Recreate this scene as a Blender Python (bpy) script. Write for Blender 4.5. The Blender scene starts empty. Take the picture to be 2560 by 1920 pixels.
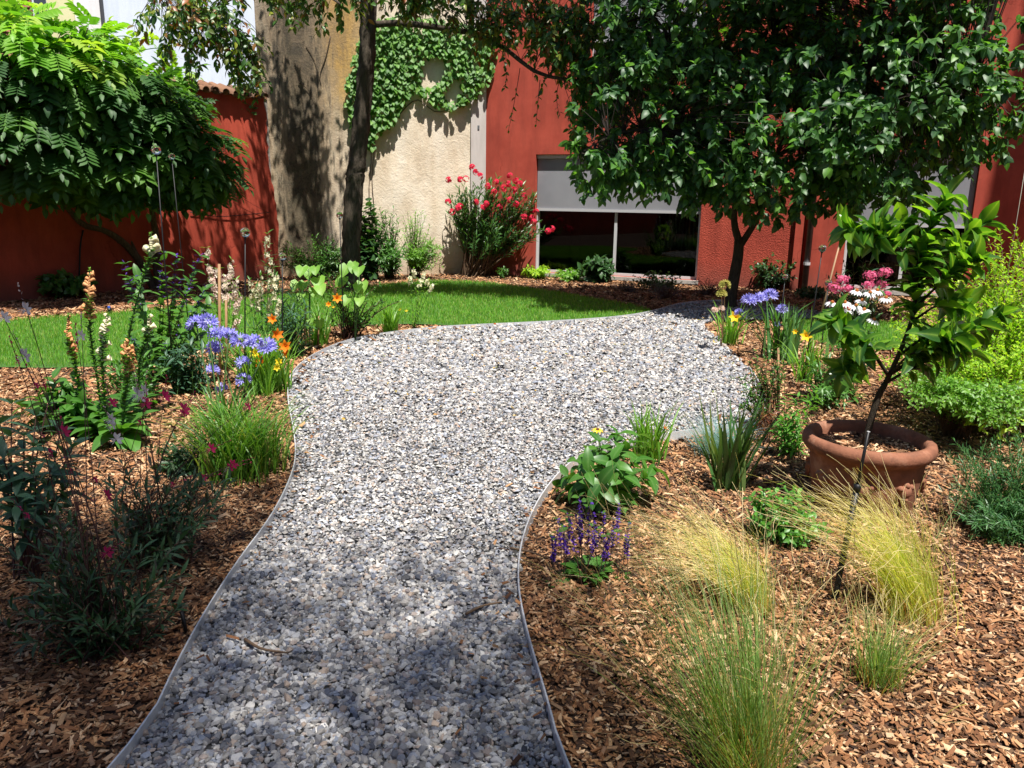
import bpy, math
import numpy as np
from mathutils import Matrix, Vector
R = math.radians
# ------------------------------------------------------------------ camera, sky, sun, exposure
F, CAMH, PITCH, ROLL = 1934., 1.6, R(13.4), R(0.9)      # focal length in pixels of a 2560 wide picture
scn = bpy.context.scene
cam_d = bpy.data.cameras.new('camera'); cam = bpy.data.objects.new('camera', cam_d)
scn.collection.objects.link(cam); scn.camera = cam
cam_d.sensor_width = 36; cam_d.lens = 36 * F / 2560; cam_d.clip_end = 400; cam_d.clip_start = .05
cam.matrix_world = Matrix.Translation((0, 0, CAMH)) @ Matrix.Rotation(math.pi/2 - PITCH, 4, 'X') @ Matrix.Rotation(ROLL, 4, 'Z')
SUN = Vector((-0.15, 0.35, -0.925)).normalized()          # the way the sunlight travels
elev = math.asin(-SUN.z); azim = math.atan2(-SUN.x, -SUN.y)   # towards the sun, clockwise from +y
w = bpy.data.worlds.new('World'); scn.world = w; w.use_nodes = True
wn = w.node_tree.nodes; wl = w.node_tree.links
sky = wn.new('ShaderNodeTexSky'); sky.sky_type = 'NISHITA'; sky.sun_disc = False
sky.sun_elevation = elev; sky.sun_rotation = azim; sky.air_density = 1.0; sky.dust_density = .6
wl.new(sky.outputs[0], wn['Background'].inputs[0]); wn['Background'].inputs[1].default_value = .06
sd = bpy.data.lights.new('sun', 'SUN'); sd.energy = 5.0; sd.angle = R(.55); sd.color = (1, .955, .88)
so = bpy.data.objects.new('sun', sd); scn.collection.objects.link(so)
so.rotation_euler = SUN.to_track_quat('-Z', 'Y').to_euler(); so.location = (0, 0, 30)
vs = scn.view_settings; vs.view_transform = 'Standard'; vs.look = 'None'; vs.gamma = 1; vs.exposure = .9; vs.use_curve_mapping = False
cy = scn.cycles; cy.max_bounces = 7; cy.diffuse_bounces = 3; cy.glossy_bounces = 3; cy.transmission_bounces = 6
cy.transparent_max_bounces = 8; cy.use_denoising = True; cy.caustics_reflective = False; cy.caustics_refractive = False
cy.sample_clamp_indirect = 4
C = scn.collection

# ------------------------------------------------------------------ helpers
def ray(px, py):
    u, v = (px-1280)/F, -(py-960)/F
    c, s = math.cos(ROLL), math.sin(ROLL)
    u, v = u*c - v*s, u*s + v*c
    return u, math.cos(PITCH) + v*math.sin(PITCH), -math.sin(PITCH) + v*math.cos(PITCH)
def G(px, py, z=0.):                   # ground point seen at a pixel of the photograph
    d = ray(px, py); t = (z-CAMH)/d[2]; return np.array((d[0]*t, d[1]*t, z))
def P(px, py, Y):                      # the point at that pixel that stands Y metres away
    d = ray(px, py); t = Y/d[1]; return np.array((d[0]*t, Y, CAMH + d[2]*t))
def proj(p):                           # world -> pixel
    p = np.asarray(p, float) - np.array((0, 0, CAMH))
    f = p[..., 1]*math.cos(PITCH) - p[..., 2]*math.sin(PITCH)
    up = p[..., 1]*math.sin(PITCH) + p[..., 2]*math.cos(PITCH)
    f = np.maximum(f, .05); u, v = p[..., 0]/f, up/f
    c, s = math.cos(ROLL), math.sin(ROLL)
    u, v = u*c + v*s, -u*s + v*c
    return 1280 + u*F, 960 - v*F, f
def unit(a): return a/np.maximum(np.linalg.norm(a, axis=-1, keepdims=True), 1e-9)
def A(*a): return np.array(a, float)
OFF = {}
class T:                               # a small template shape
    def __init__(s, v, q=None, t=None, mid=None):
        s.v = np.asarray(v, float); s.q = np.asarray(q if q is not None else np.zeros((0, 4)), int).reshape(-1, 4)
        s.t = np.asarray(t if t is not None else np.zeros((0, 3)), int).reshape(-1, 3)
        s.mid = np.zeros(len(s.v)) if mid is None else np.asarray(mid, float); s.cache = {}
def tjoin(items):
    v, q, t, m, n = [], [], [], [], 0
    for tp, M4 in items:
        v.append(tp.v @ M4[:3, :3].T + M4[:3, 3]); q.append(tp.q+n); t.append(tp.t+n); m.append(tp.mid); n += len(tp.v)
    return T(np.concatenate(v), np.concatenate(q), np.concatenate(t), np.concatenate(m))
def frames(p, d, n, s=1., w=None):
    p = np.atleast_2d(np.asarray(p, float)); N = len(p)
    d = unit(np.broadcast_to(np.asarray(d, float), (N, 3))); n = np.broadcast_to(np.asarray(n, float), (N, 3))
    x = np.cross(d, n); bad = np.linalg.norm(x, axis=1) < 1e-4
    if bad.any(): x[bad] = np.cross(d[bad], A(.3, .9, .1))
    x = unit(x); z = np.cross(x, d)
    s = np.broadcast_to(np.asarray(s, float), (N,)); ww = s if w is None else np.broadcast_to(np.asarray(w, float), (N,))
    m = np.zeros((N, 4, 4)); m[:, :3, 0] = x*ww[:, None]; m[:, :3, 1] = d*s[:, None]; m[:, :3, 2] = z*s[:, None]
    m[:, :3, 3] = p; m[:, 3, 3] = 1
    return m
class MB:                              # collects shapes that become ONE mesh
    def __init__(s): s.V = []; s.Q = []; s.T = []; s.Rn = []; s.Md = []; s.n = 0
    def add(s, v, q=None, t=None, rnd=0., mid=0.):
        v = np.asarray(v, float); k = len(v)
        s.V.append(v)
        if q is not None and len(q): s.Q.append(np.asarray(q, int).reshape(-1, 4)+s.n)
        if t is not None and len(t): s.T.append(np.asarray(t, int).reshape(-1, 3)+s.n)
        s.Rn.append(np.broadcast_to(np.asarray(rnd, float), (k,))); s.Md.append(np.broadcast_to(np.asarray(mid, float), (k,)))
        s.n += k; return s
    def inst(s, tp, mats, rnd=None):
        N, k = len(mats), len(tp.v)
        if N == 0: return s
        v = np.einsum('nij,kj->nki', mats[:, :3, :3], tp.v) + mats[:, None, :3, 3]
        o = (np.arange(N)*k)[:, None, None]
        r = np.zeros(N) if rnd is None else rnd
        return s.add(v.reshape(-1, 3), (tp.q[None]+o).reshape(-1, 4), (tp.t[None]+o).reshape(-1, 3), np.repeat(r, k), np.tile(tp.mid, N))
    def box(s, lo, hi, rnd=0.):
        (a, b, c), (d, e, f) = lo, hi
        v = [(a,b,c),(d,b,c),(d,e,c),(a,e,c),(a,b,f),(d,b,f),(d,e,f),(a,e,f)]
        return s.add(v, [(3,2,1,0),(4,5,6,7),(0,1,5,4),(1,2,6,5),(2,3,7,6),(3,0,4,7)], rnd=rnd)
    def obox(s, o, ux, uy, uz, lo, hi):   # a box in the frame o, ux, uy, uz
        b = MB().box(lo, hi); v = b.V[0]
        v = np.asarray(o) + v[:, :1]*np.asarray(ux) + v[:, 1:2]*np.asarray(uy) + v[:, 2:3]*np.asarray(uz)
        return s.add(v, b.Q[0] if np.dot(np.cross(ux, uy), uz) > 0 else b.Q[0][:, ::-1])
    def tube(s, pts, r, k=6, rnd=0., cap=True):
        pts = np.asarray(pts, float); N = len(pts); r = np.broadcast_to(np.asarray(r, float), (N,))
        tg = unit(np.gradient(pts, axis=0)); ref = A(0, 0, 1) if abs(tg[0, 2]) < .9 else A(1, .2, 0)
        x = unit(np.cross(tg, ref)); y = np.cross(tg, x)
        a = np.arange(k)*2*math.pi/k
        v = pts[:, None] + r[:, None, None]*(np.cos(a)[None, :, None]*x[:, None] + np.sin(a)[None, :, None]*y[:, None])
        i = np.arange(N-1)[:, None]*k; j = np.arange(k)[None]; j2 = (j+1) % k
        q = np.stack([i+j, i+k+j, i+k+j2, i+j2], -1).reshape(-1, 4)
        v = v.reshape(-1, 3); t = []
        if cap:
            v = np.concatenate([v, pts[:1], pts[-1:]]); a0, a1 = N*k, N*k+1
            t = [(a0, jj, (jj+1) % k) for jj in range(k)] + [(a1, (N-1)*k+(jj+1) % k, (N-1)*k+jj) for jj in range(k)]
        return s.add(v, q, t, rnd)
    def mesh(s, name, mat=None, off=(0, 0, 0), smooth=False):
        v = np.concatenate(s.V) - np.asarray(off)
        q = np.concatenate(s.Q) if s.Q else np.zeros((0, 4), int); t = np.concatenate(s.T) if s.T else np.zeros((0, 3), int)
        me = bpy.data.meshes.new(name)
        me.vertices.add(len(v)); me.vertices.foreach_set('co', v.astype(np.float32).ravel())
        li = np.concatenate([q.ravel(), t.ravel()]).astype(np.int32)
        me.loops.add(len(li)); me.loops.foreach_set('vertex_index', li)
        st = np.concatenate([np.arange(len(q))*4, len(q)*4 + np.arange(len(t))*3]).astype(np.int32)
        me.polygons.add(len(st)); me.polygons.foreach_set('loop_start', st)
        me.polygons.foreach_set('use_smooth', np.full(len(st), bool(smooth)))
        me.update(calc_edges=True)
        for nm, arr in (('rnd', s.Rn), ('mid', s.Md)):
            at = me.attributes.new(nm, 'FLOAT', 'POINT'); at.data.foreach_set('value', np.concatenate(arr).astype(np.float32))
        if mat: me.materials.append(mat)
        return me
    def build(s, name, mat, parent=None, kind=None, smooth=False, label=None):
        off = OFF.get(parent.name, (0, 0, 0)) if parent else (0, 0, 0)
        o = bpy.data.objects.new(name, s.mesh(name, mat, off, smooth)); C.objects.link(o)
        if parent: o.parent = parent; OFF[o.name] = off
        if kind: o['kind'] = kind
        if label: o['label'] = label
        return o
def thing(name, label, cat, loc, group=None):
    o = bpy.data.objects.new(name, None); C.objects.link(o); o.location = loc; o.empty_display_size = .1
    o['label'] = label; o['category'] = cat
    if group: o['group'] = group
    OFF[o.name] = tuple(loc); return o
def tag(o, label, cat, group=None):
    o['label'] = label; o['category'] = cat
    if group: o['group'] = group
    return o
def tmesh(tp, name, mat, smooth=True):
    key = (name, mat.name)
    if key not in tp.cache:
        tp.cache[key] = MB().add(tp.v, tp.q, tp.t, 0., tp.mid).mesh(name, mat, smooth=smooth)
    return tp.cache[key]
def pieces(root, tp, mats, mat, name='leaf', rest='foliage', limit=300, rnd=None, rng=None):
    """every piece its own object; past the limit the ones that show largest, the rest joined"""
    N = len(mats)
    if N == 0: return
    off = np.asarray(OFF[root.name]); keep = np.ones(N, bool)
    if N > limit:
        cx, cyy, f = proj(mats[:, :3, 3] + mats[:, :3, 1]*.5)
        size = np.linalg.norm(mats[:, :3, 1], axis=1)*F/f
        size[(cx < 0) | (cx > 2560) | (cyy < 0) | (cyy > 1920)] *= .01
        cell = (cx//22).astype(int)*1000 + (cyy//22).astype(int)
        order = np.lexsort((f, cell)); rank = np.zeros(N)
        prev = None; r = 0
        for i in order:
            r = 0 if cell[i] != prev else r+1; prev = cell[i]; rank[i] = r
        sc = size*np.where(rank == 0, 1, np.where(rank == 1, .5, .1))
        keep[:] = False; keep[np.argsort(-sc)[:limit]] = True
    me = tmesh(tp, name, mat)
    for m in mats[keep]:
        o = bpy.data.objects.new(name, me); C.objects.link(o); o.parent = root
        m = m.copy(); m[:3, 3] -= off; o.matrix_basis = Matrix(m.tolist())
    if (~keep).any():
        rr = np.random.default_rng(N).random(N) if rnd is None else rnd
        MB().inst(tp, mats[~keep], rr[~keep]).build(rest, mat, root, 'stuff', True)
# template shapes
PROF = {
 'ovate': lambda t: np.sin(math.pi*np.clip(t, 0, 1)**.72)**.85,
 'lance': lambda t: np.sin(math.pi*np.clip(t, 0, 1)**.8)**1.1,
 'oblong': lambda t: np.sin(math.pi*t)**.55,
 'obovate': lambda t: np.sin(math.pi*np.clip(t, 0, 1)**1.35)**.9,
 'heart': lambda t: np.clip((1-t)**.6*(1+.25*t)*np.minimum(1, .55+t*4), 0, 1),
}
def leaf(shape='ovate', W=.5, n=5, fold=.15, droop=.6, wave=0.):
    t = np.linspace(0, 1, n+1); wd = PROF[shape](t)*W/2; wd[-1] = 0
    if shape != 'heart': wd[0] = .02*W
    ang = -droop*(t-.15); dy, dz = np.cos(ang)/n, np.sin(ang)/n
    y = np.concatenate([[0], np.cumsum(dy[:-1])]); z = np.concatenate([[0], np.cumsum(dz[:-1])])
    wv = wave*np.sin(t*9)
    v = []
    for i in range(n): v += [(-wd[i], y[i]-(.12*W if shape == 'heart' and i == 0 else 0), z[i]+wd[i]*fold*2+wv[i]), (0, y[i], z[i]), (wd[i], y[i]-(.12*W if shape == 'heart' and i == 0 else 0), z[i]+wd[i]*fold*2-wv[i])]
    v.append((0, y[n], z[n])); q = []
    for i in range(n-1): a = 3*i; q += [(a, a+1, a+4, a+3), (a+1, a+2, a+5, a+4)]
    a = 3*(n-1); tip = 3*n
    return T(v, q, [(a, a+1, tip), (a+1, a+2, tip)], [0, 1, 0]*n + [1])
def rotz(a): c, s = math.cos(a), math.sin(a); return np.array([[c,-s,0,0],[s,c,0,0],[0,0,1,0],[0,0,0,1.]])
def rotx(a): c, s = math.cos(a), math.sin(a); return np.array([[1,0,0,0],[0,c,-s,0],[0,s,c,0],[0,0,0,1.]])
def trans(x, y, z): m = np.eye(4); m[:3, 3] = (x, y, z); return m
def scl(a, b=None, c=None): return np.diag([a, a if b is None else b, a if c is None else c, 1.])
def rosette(tp, n, tilt, L=1., r0=0., jit=0., rng=None):     # petals round +Z
    it = []
    for i in range(n):
        j = (rng.normal()*jit if rng is not None else 0)
        it.append((tp, rotz(2*math.pi*i/n + j*.4) @ trans(0, r0, 0) @ rotx(tilt + j) @ scl(L)))
    return tjoin(it)
def lathe(prof, k=10):
    a = np.arange(k)*2*math.pi/k; v = []
    for r, z in prof: v += [(r*math.cos(x), r*math.sin(x), z) for x in a]
    q = [(i*k+j, i*k+(j+1) % k, (i+1)*k+(j+1) % k, (i+1)*k+j) for i in range(len(prof)-1) for j in range(k)]
    return T(v, q)
# ------------------------------------------------------------------ materials
def nodes(name):
    m = bpy.data.materials.new(name); m.use_nodes = True
    nt = m.node_tree; return m, nt.nodes, nt.links, nt.nodes['Principled BSDF'], nt.nodes['Material Output']
def ramp(n, l, fac, stops, interp='LINEAR'):
    r = n.new('ShaderNodeValToRGB'); r.color_ramp.interpolation = interp
    e = r.color_ramp.elements
    while len(e) < len(stops): e.new(.5)
    for x, (p, c) in zip(e, stops): x.position = p; x.color = (*c, 1) if len(c) == 3 else c
    l.new(fac, r.inputs[0]); return r.outputs[0]
def tint(n, l):                       # 0..1, another value for every piece
    at = n.new('ShaderNodeAttribute'); at.attribute_name = 'rnd'; oi = n.new('ShaderNodeObjectInfo')
    a = n.new('ShaderNodeMath'); a.operation = 'ADD'; l.new(at.outputs['Fac'], a.inputs[0]); l.new(oi.outputs['Random'], a.inputs[1])
    f = n.new('ShaderNodeMath'); f.operation = 'FRACT'; l.new(a.outputs[0], f.inputs[0]); return f.outputs[0]
def mixc(n, l, fac, a, b, mode='MIX'):
    m = n.new('ShaderNodeMix'); m.data_type = 'RGBA'; m.blend_type = mode
    for s, x in ((m.inputs[0], fac), (m.inputs[6], a), (m.inputs[7], b)):
        if isinstance(x, bpy.types.NodeSocket): l.new(x, s)
        elif isinstance(x, (int, float)): s.default_value = x
        else: s.default_value = (*x, 1)
    return m.outputs[2]
def mth(n, l, op, a, b=None, c=None):
    m = n.new('ShaderNodeMath'); m.operation = op
    for s, x in zip(m.inputs, (a, b, c)):
        if x is None: continue
        if isinstance(x, bpy.types.NodeSocket): l.new(x, s)
        else: s.default_value = x
    return m.outputs[0]
def noise(n, l, scale, detail=4, rough=.6, vec=None, stretch=None, dist=0.):
    t = n.new('ShaderNodeTexNoise'); t.inputs['Scale'].default_value = scale; t.inputs['Detail'].default_value = detail
    t.inputs['Roughness'].default_value = rough; t.inputs['Distortion'].default_value = dist
    if vec is None: vec = n.new('ShaderNodeNewGeometry').outputs['Position']
    if stretch:
        mp = n.new('ShaderNodeMapping'); mp.inputs['Scale'].default_value = stretch; l.new(vec, mp.inputs[0]); vec = mp.outputs[0]
    l.new(vec, t.inputs['Vector']); return t.outputs['Fac']
def bump(n, l, b, h, strength=.4, dist=.01):
    x = n.new('ShaderNodeBump'); x.inputs['Strength'].default_value = strength; x.inputs['Distance'].default_value = dist
    l.new(h, x.inputs['Height']); l.new(x.outputs[0], b.inputs['Normal']); return x.outputs[0]
def leafmat(name, cols, tr=.3, rough=.42, mid=None, tcol=None, spec=.5):
    m, n, l, b, out = nodes(name)
    tv = tint(n, l); k = len(cols)
    c = ramp(n, l, tv, [(i/max(1, k-1), x) for i, x in enumerate(cols)])
    if mid:
        at = n.new('ShaderNodeAttribute'); at.attribute_name = 'mid'
        f = mth(n, l, 'POWER', at.outputs['Fac'], 6.); f = mth(n, l, 'MULTIPLY', f, .6)
        c = mixc(n, l, f, c, mid)
    l.new(c, b.inputs['Base Color']); b.inputs['Roughness'].default_value = rough; b.inputs['Specular IOR Level'].default_value = spec
    t = n.new('ShaderNodeBsdfTranslucent'); l.new(mixc(n, l, 1., c, tcol or (2.2, 2.2, .9), 'MULTIPLY'), t.inputs[0])
    mx = n.new('ShaderNodeMixShader'); mx.inputs[0].default_value = tr
    l.new(b.outputs[0], mx.inputs[1]); l.new(t.outputs[0], mx.inputs[2]); l.new(mx.outputs[0], out.inputs[0]); return m
def plain(name, col, rough=.6, metal=0., spec=.4, var=0., bmp=None):
    m, n, l, b, out = nodes(name)
    if var:
        f = noise(n, l, bmp[0] if bmp else 20, 5); l.new(ramp(n, l, f, [(.3, tuple(x*(1-var) for x in col)), (.7, tuple(min(1, x*(1+var)) for x in col))]), b.inputs['Base Color'])
        if bmp: bump(n, l, b, f, bmp[1], bmp[2])
    else: b.inputs['Base Color'].default_value = (*col, 1)
    b.inputs['Roughness'].default_value = rough; b.inputs['Metallic'].default_value = metal; b.inputs['Specular IOR Level'].default_value = spec
    return m
def bark(name, c0, c1, sc=30):
    m, n, l, b, out = nodes(name)
    f = noise(n, l, sc, 6, .7, stretch=(1, 1, .22), dist=.6); g = noise(n, l, 3., 3)
    c = ramp(n, l, f, [(.3, c0), (.68, c1)]); c = mixc(n, l, mth(n, l, 'MULTIPLY', g, .5), c, (.05, .055, .03))
    l.new(c, b.inputs['Base Color']); b.inputs['Roughness'].default_value = .95; b.inputs['Specular IOR Level'].default_value = .15
    bump(n, l, b, f, .9, .03); return m
def wood_like(name, cols, rough=.8, sc=60, bmp=.3):
    m, n, l, b, out = nodes(name)
    c = ramp(n, l, tint(n, l), [(i/(len(cols)-1), x) for i, x in enumerate(cols)])
    f = noise(n, l, sc, 4); c = mixc(n, l, mth(n, l, 'MULTIPLY', f, .55), c, mixc(n, l, .5, c, (0, 0, 0)))
    l.new(c, b.inputs['Base Color']); b.inputs['Roughness'].default_value = rough; b.inputs['Specular IOR Level'].default_value = .25
    bump(n, l, b, f, bmp, .004); return m
# ------------------------------------------------------------------ the setting
def hit(px, py, o, nrm):               # where the line of sight meets a wall plane
    d = np.array(ray(px, py)); c = A(0, 0, CAMH); t = np.dot(o-c, nrm)/np.dot(d, nrm); return c + d*t
m, n, l, b, out = nodes('soil'); f = noise(n, l, 25, 6)
l.new(ramp(n, l, f, [(.3, (.022, .012, .008)), (.7, (.10, .052, .03))]), b.inputs['Base Color']); b.inputs['Roughness'].default_value = .95
bump(n, l, b, f, .8, .02); M_soil = m
# ground sheet, gently uneven
rng = np.random.default_rng(1)
def grid(x0, x1, y0, y1, st, z, amp):
    xs = np.arange(x0, x1+st, st); ys = np.arange(y0, y1+st, st); X, Y = np.meshgrid(xs, ys)
    Z = z + amp*(np.sin(X*2.1+Y*.7)+np.sin(Y*2.7-X*1.3)+np.sin(X*5.3+1)*np.cos(Y*4.7))/3
    k = len(xs); i = np.arange(len(ys)-1)[:, None]*k + np.arange(k-1)[None]
    return np.stack([X, Y, Z], -1).reshape(-1, 3), np.stack([i, i+1, i+k+1, i+k], -1).reshape(-1, 4)
v, q = grid(-60, 60, -60, 60, 12, -.06, 0); g = MB().add(v, q).build('ground', M_soil); g['kind'] = 'structure'
v, q = grid(-13, 12, -9, 18, .25, 0, .012); g = MB().add(v, q).build('mulch_bed', M_soil, smooth=True); g['kind'] = 'structure'
def zg(x, y): return .012*(np.sin(x*2.1+y*.7)+np.sin(y*2.7-x*1.3)+np.sin(x*5.3+1)*np.cos(y*4.7))/3
# outlines of gravel and lawn
def smoothpoly(p, it=2):
    p = np.asarray(p, float)
    for _ in range(it):
        a = p[:-1]*.75 + p[1:]*.25; c = p[:-1]*.25 + p[1:]*.75
        p = np.concatenate([p[:1], np.stack([a, c], 1).reshape(-1, 2), p[-1:]])
    return p
GL = [(345,1920),(470,1640),(590,1440),(680,1320),(728,1220),(742,1160),(735,1090),(718,1010),(725,945),(790,893),(880,857),(1000,838),(1110,826),(1240,820),(1400,812),(1540,802),(1630,788),(1700,764),(1800,757),(1920,762),(2060,788)]
GR = [(2060,800),(1900,803),(1790,803),(1748,815),(1800,858),(1870,925),(1905,985),(1915,1040),(1890,1070),(1800,1085),(1650,1105),(1540,1130),(1440,1165),(1385,1215),(1335,1290),(1302,1380),(1292,1480),(1312,1600),(1368,1790),(1400,1920)]
gl = smoothpoly([(-1.55,-4),(-1.32,.6)] + [G(*p)[:2] for p in GL]); gr = smoothpoly([G(*p)[:2] for p in GR] + [(.48,.6),(.7,-4)])
gpoly = np.concatenate([gl, gr])
LN = [(0,808),(170,795),(330,784),(480,768),(640,748),(800,732),(900,724),(960,714),(1080,705),(1200,707),(1340,725),(1480,750),(1600,770),(1634,787)]
LF = [(1634,787),(1540,802),(1400,811),(1240,819),(1190,821),(1040,813),(900,816),(780,828),(650,840),(520,872),(420,902),(250,922),(100,926),(0,922),(-250,935)]
lpoly = np.concatenate([smoothpoly([G(-260,830)[:2]]+[G(*p)[:2] for p in LN]), smoothpoly([G(*p)[:2] for p in LF])[1:]])
l2poly = smoothpoly([G(*p)[:2] for p in [(1950,812),(2080,806),(2300,815),(2420,870),(2150,884),(2010,850),(1950,812)]])
def inside(p, poly):
    x, y = p[:, 0], p[:, 1]; r = np.zeros(len(p), bool); a = poly; c = np.roll(poly, -1, 0)
    for (x0, y0), (x1, y1) in zip(a, c):
        if y0 == y1: continue
        r ^= ((y0 > y) != (y1 > y)) & (x < (x1-x0)*(y-y0)/(y1-y0)+x0)
    return r
def sheet(name, poly, z, mat):
    me = bpy.data.meshes.new(name); import bmesh
    bm = bmesh.new(); vs_ = [bm.verts.new((x, y, z)) for x, y in poly]; f = bm.faces.new(vs_)
    if f.normal.z < 0: f.normal_flip()
    bmesh.ops.triangulate(bm, faces=[f]); bmesh.ops.recalc_face_normals(bm, faces=bm.faces); bm.to_mesh(me); bm.free()
    me.materials.append(mat); o = bpy.data.objects.new(name, me); C.objects.link(o); o['kind'] = 'structure'; return o
m, n, l, b, out = nodes('gravel_bed'); f = noise(n, l, 60, 4); vo = n.new('ShaderNodeTexVoronoi'); vo.inputs['Scale'].default_value = 45
l.new(n.new('ShaderNodeNewGeometry').outputs['Position'], vo.inputs['Vector'])
l.new(mixc(n, l, .8, ramp(n, l, f, [(.3, (.05, .05, .05)), (.7, (.15, .145, .14))]), ramp(n, l, vo.outputs['Distance'], [(.0, (.75,.75,.75)), (.7, (.12,.12,.12))]), 'MULTIPLY'), b.inputs['Base Color'])
b.inputs['Roughness'].default_value = .9; bump(n, l, b, vo.outputs['Distance'], -.8, .02)
sheet('gravel_path', gpoly, .018, m)
m, n, l, b, out = nodes('turf'); f = noise(n, l, 40, 4)
l.new(ramp(n, l, f, [(.3, (.02, .06, .008)), (.7, (.06, .16, .02))]), b.inputs['Base Color']); b.inputs['Roughness'].default_value = 1
sheet('lawn', lpoly, .022, m); sheet('lawn', l2poly, .022, m)
# --- loose stuff: gravel stones, bark chips, grass blades
def scatter(nmax, x0, x1, y0, y1, dens, rng):
    p = np.stack([rng.uniform(x0, x1, nmax), rng.uniform(y0, y1, nmax)], 1)
    full = nmax/((x1-x0)*(y1-y0)); k = rng.random(nmax) < dens(p)/full
    p = p[k]; X, Y, f = proj(np.concatenate([p, np.zeros((len(p), 1))], 1))
    return p[(X > -120) & (X < 2680) & (Y < 2050) & (p[:, 1] > 1.5)]
phi = (1+5**.5)/2
ico = unit(np.array([(-1,phi,0),(1,phi,0),(-1,-phi,0),(1,-phi,0),(0,-1,phi),(0,1,phi),(0,-1,-phi),(0,1,-phi),(phi,0,-1),(phi,0,1),(-phi,0,-1),(-phi,0,1)], float))
icof = [(0,11,5),(0,5,1),(0,1,7),(0,7,10),(0,10,11),(1,5,9),(5,11,4),(11,10,2),(10,7,6),(7,1,8),(3,9,4),(3,4,2),(3,2,6),(3,6,8),(3,8,9),(4,9,5),(2,4,11),(6,2,10),(8,6,7),(9,8,1)]
octv = A(1,0,0,-1,0,0,0,1,0,0,-1,0,0,0,1,0,0,-1).reshape(6,3); octf = [(0,2,4),(2,1,4),(1,3,4),(3,0,4),(2,0,5),(1,2,5),(3,1,5),(0,3,5)]
def rocks(p, size, tv, tf, rng, z0, flat=(.5, .95)):
    N, k = len(p), len(tv)
    r = rng.uniform(.62, 1.3, (N, k, 1))*tv[None]
    sc = np.stack([rng.uniform(.8, 1.35, N), rng.uniform(.6, 1., N), rng.uniform(*flat, N)], 1)*size[:, None]*.5
    v = r*sc[:, None]
    a = rng.uniform(0, 6.28, N); tl = rng.normal(0, .5, N); ca, sa = np.cos(a)[:, None], np.sin(a)[:, None]; ct, st = np.cos(tl)[:, None], np.sin(tl)[:, None]
    y = v[..., 1]*ct - v[..., 2]*st; z = v[..., 1]*st + v[..., 2]*ct; x = v[..., 0]
    v = np.stack([x*ca - y*sa + p[:, :1], x*sa + y*ca + p[:, 1:], z + (z0 + size*rng.uniform(.0, .45, N))[:, None]], -1)
    t = (np.asarray(tf)[None] + (np.arange(N)*k)[:, None, None]).reshape(-1, 3)
    return v.reshape(-1, 3), t, np.repeat(rng.random(N), k)
M_stone = wood_like('gravel_stone', [(.06,.065,.08),(.38,.36,.335),(.15,.165,.21),(.62,.58,.53),(.22,.21,.205),(.33,.36,.43),(.68,.65,.60),(.09,.10,.13),(.50,.39,.31),(.26,.285,.35),(.76,.73,.69),(.16,.165,.19)], .75, 90, .25)
p = scatter(1700000, -5, 7, 1.4, 13.5, lambda p: np.clip(11500*np.minimum(1, (2.7/np.maximum(p[:, 1], .1)))**1.35, 1700, 11500), rng)
p = p[inside(p, gpoly)]; far = p[:, 1] > 3.2
mb = MB()
s = np.clip(rng.lognormal(math.log(.0175), .33, len(p)), .008, .036)*np.where(far, np.clip(p[:, 1]/4.6, 1, 1.9), 1)
v, t, r = rocks(p[~far], s[~far], ico, icof, rng, .02); mb.add(v, None, t, r)
v, t, r = rocks(p[far], s[far], octv, octf[:4], rng, .02); mb.add(v, None, t, r)
mb.build('gravel', M_stone, None, 'stuff')
M_chip = wood_like('bark_chip', [(.08,.034,.018),(.46,.23,.105),(.20,.088,.04),(.04,.02,.012),(.62,.37,.19),(.33,.15,.068),(.09,.042,.024),(.54,.28,.13),(.78,.54,.33),(.24,.105,.05),(.40,.185,.08),(.06,.028,.016)], .8, 40, .35)
boxv = A(-1,-1,-1, 1,-1,-1, 1,1,-1, -1,1,-1, -1,-1,1, 1,-1,1, 1,1,1, -1,1,1).reshape(8,3)
boxq = [(4,5,6,7),(0,1,5,4),(1,2,6,5),(2,3,7,6),(3,0,4,7)]
p = scatter(2400000, -9.5, 9.5, 1.4, 17.2, lambda p: np.clip(6800*(2.9/np.maximum(p[:, 1], .1))**1.62, 400, 6800), rng)
p = p[~inside(p, gpoly) & ~inside(p, lpoly) & ~inside(p, l2poly)]
sp_ = np.concatenate([gl[6:60], gr[20:]]); sp_ = sp_[rng.integers(0, len(sp_), 520)] + rng.normal(0, .1, (520, 2)); STRAY = sp_[inside(sp_, gpoly)]
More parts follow.
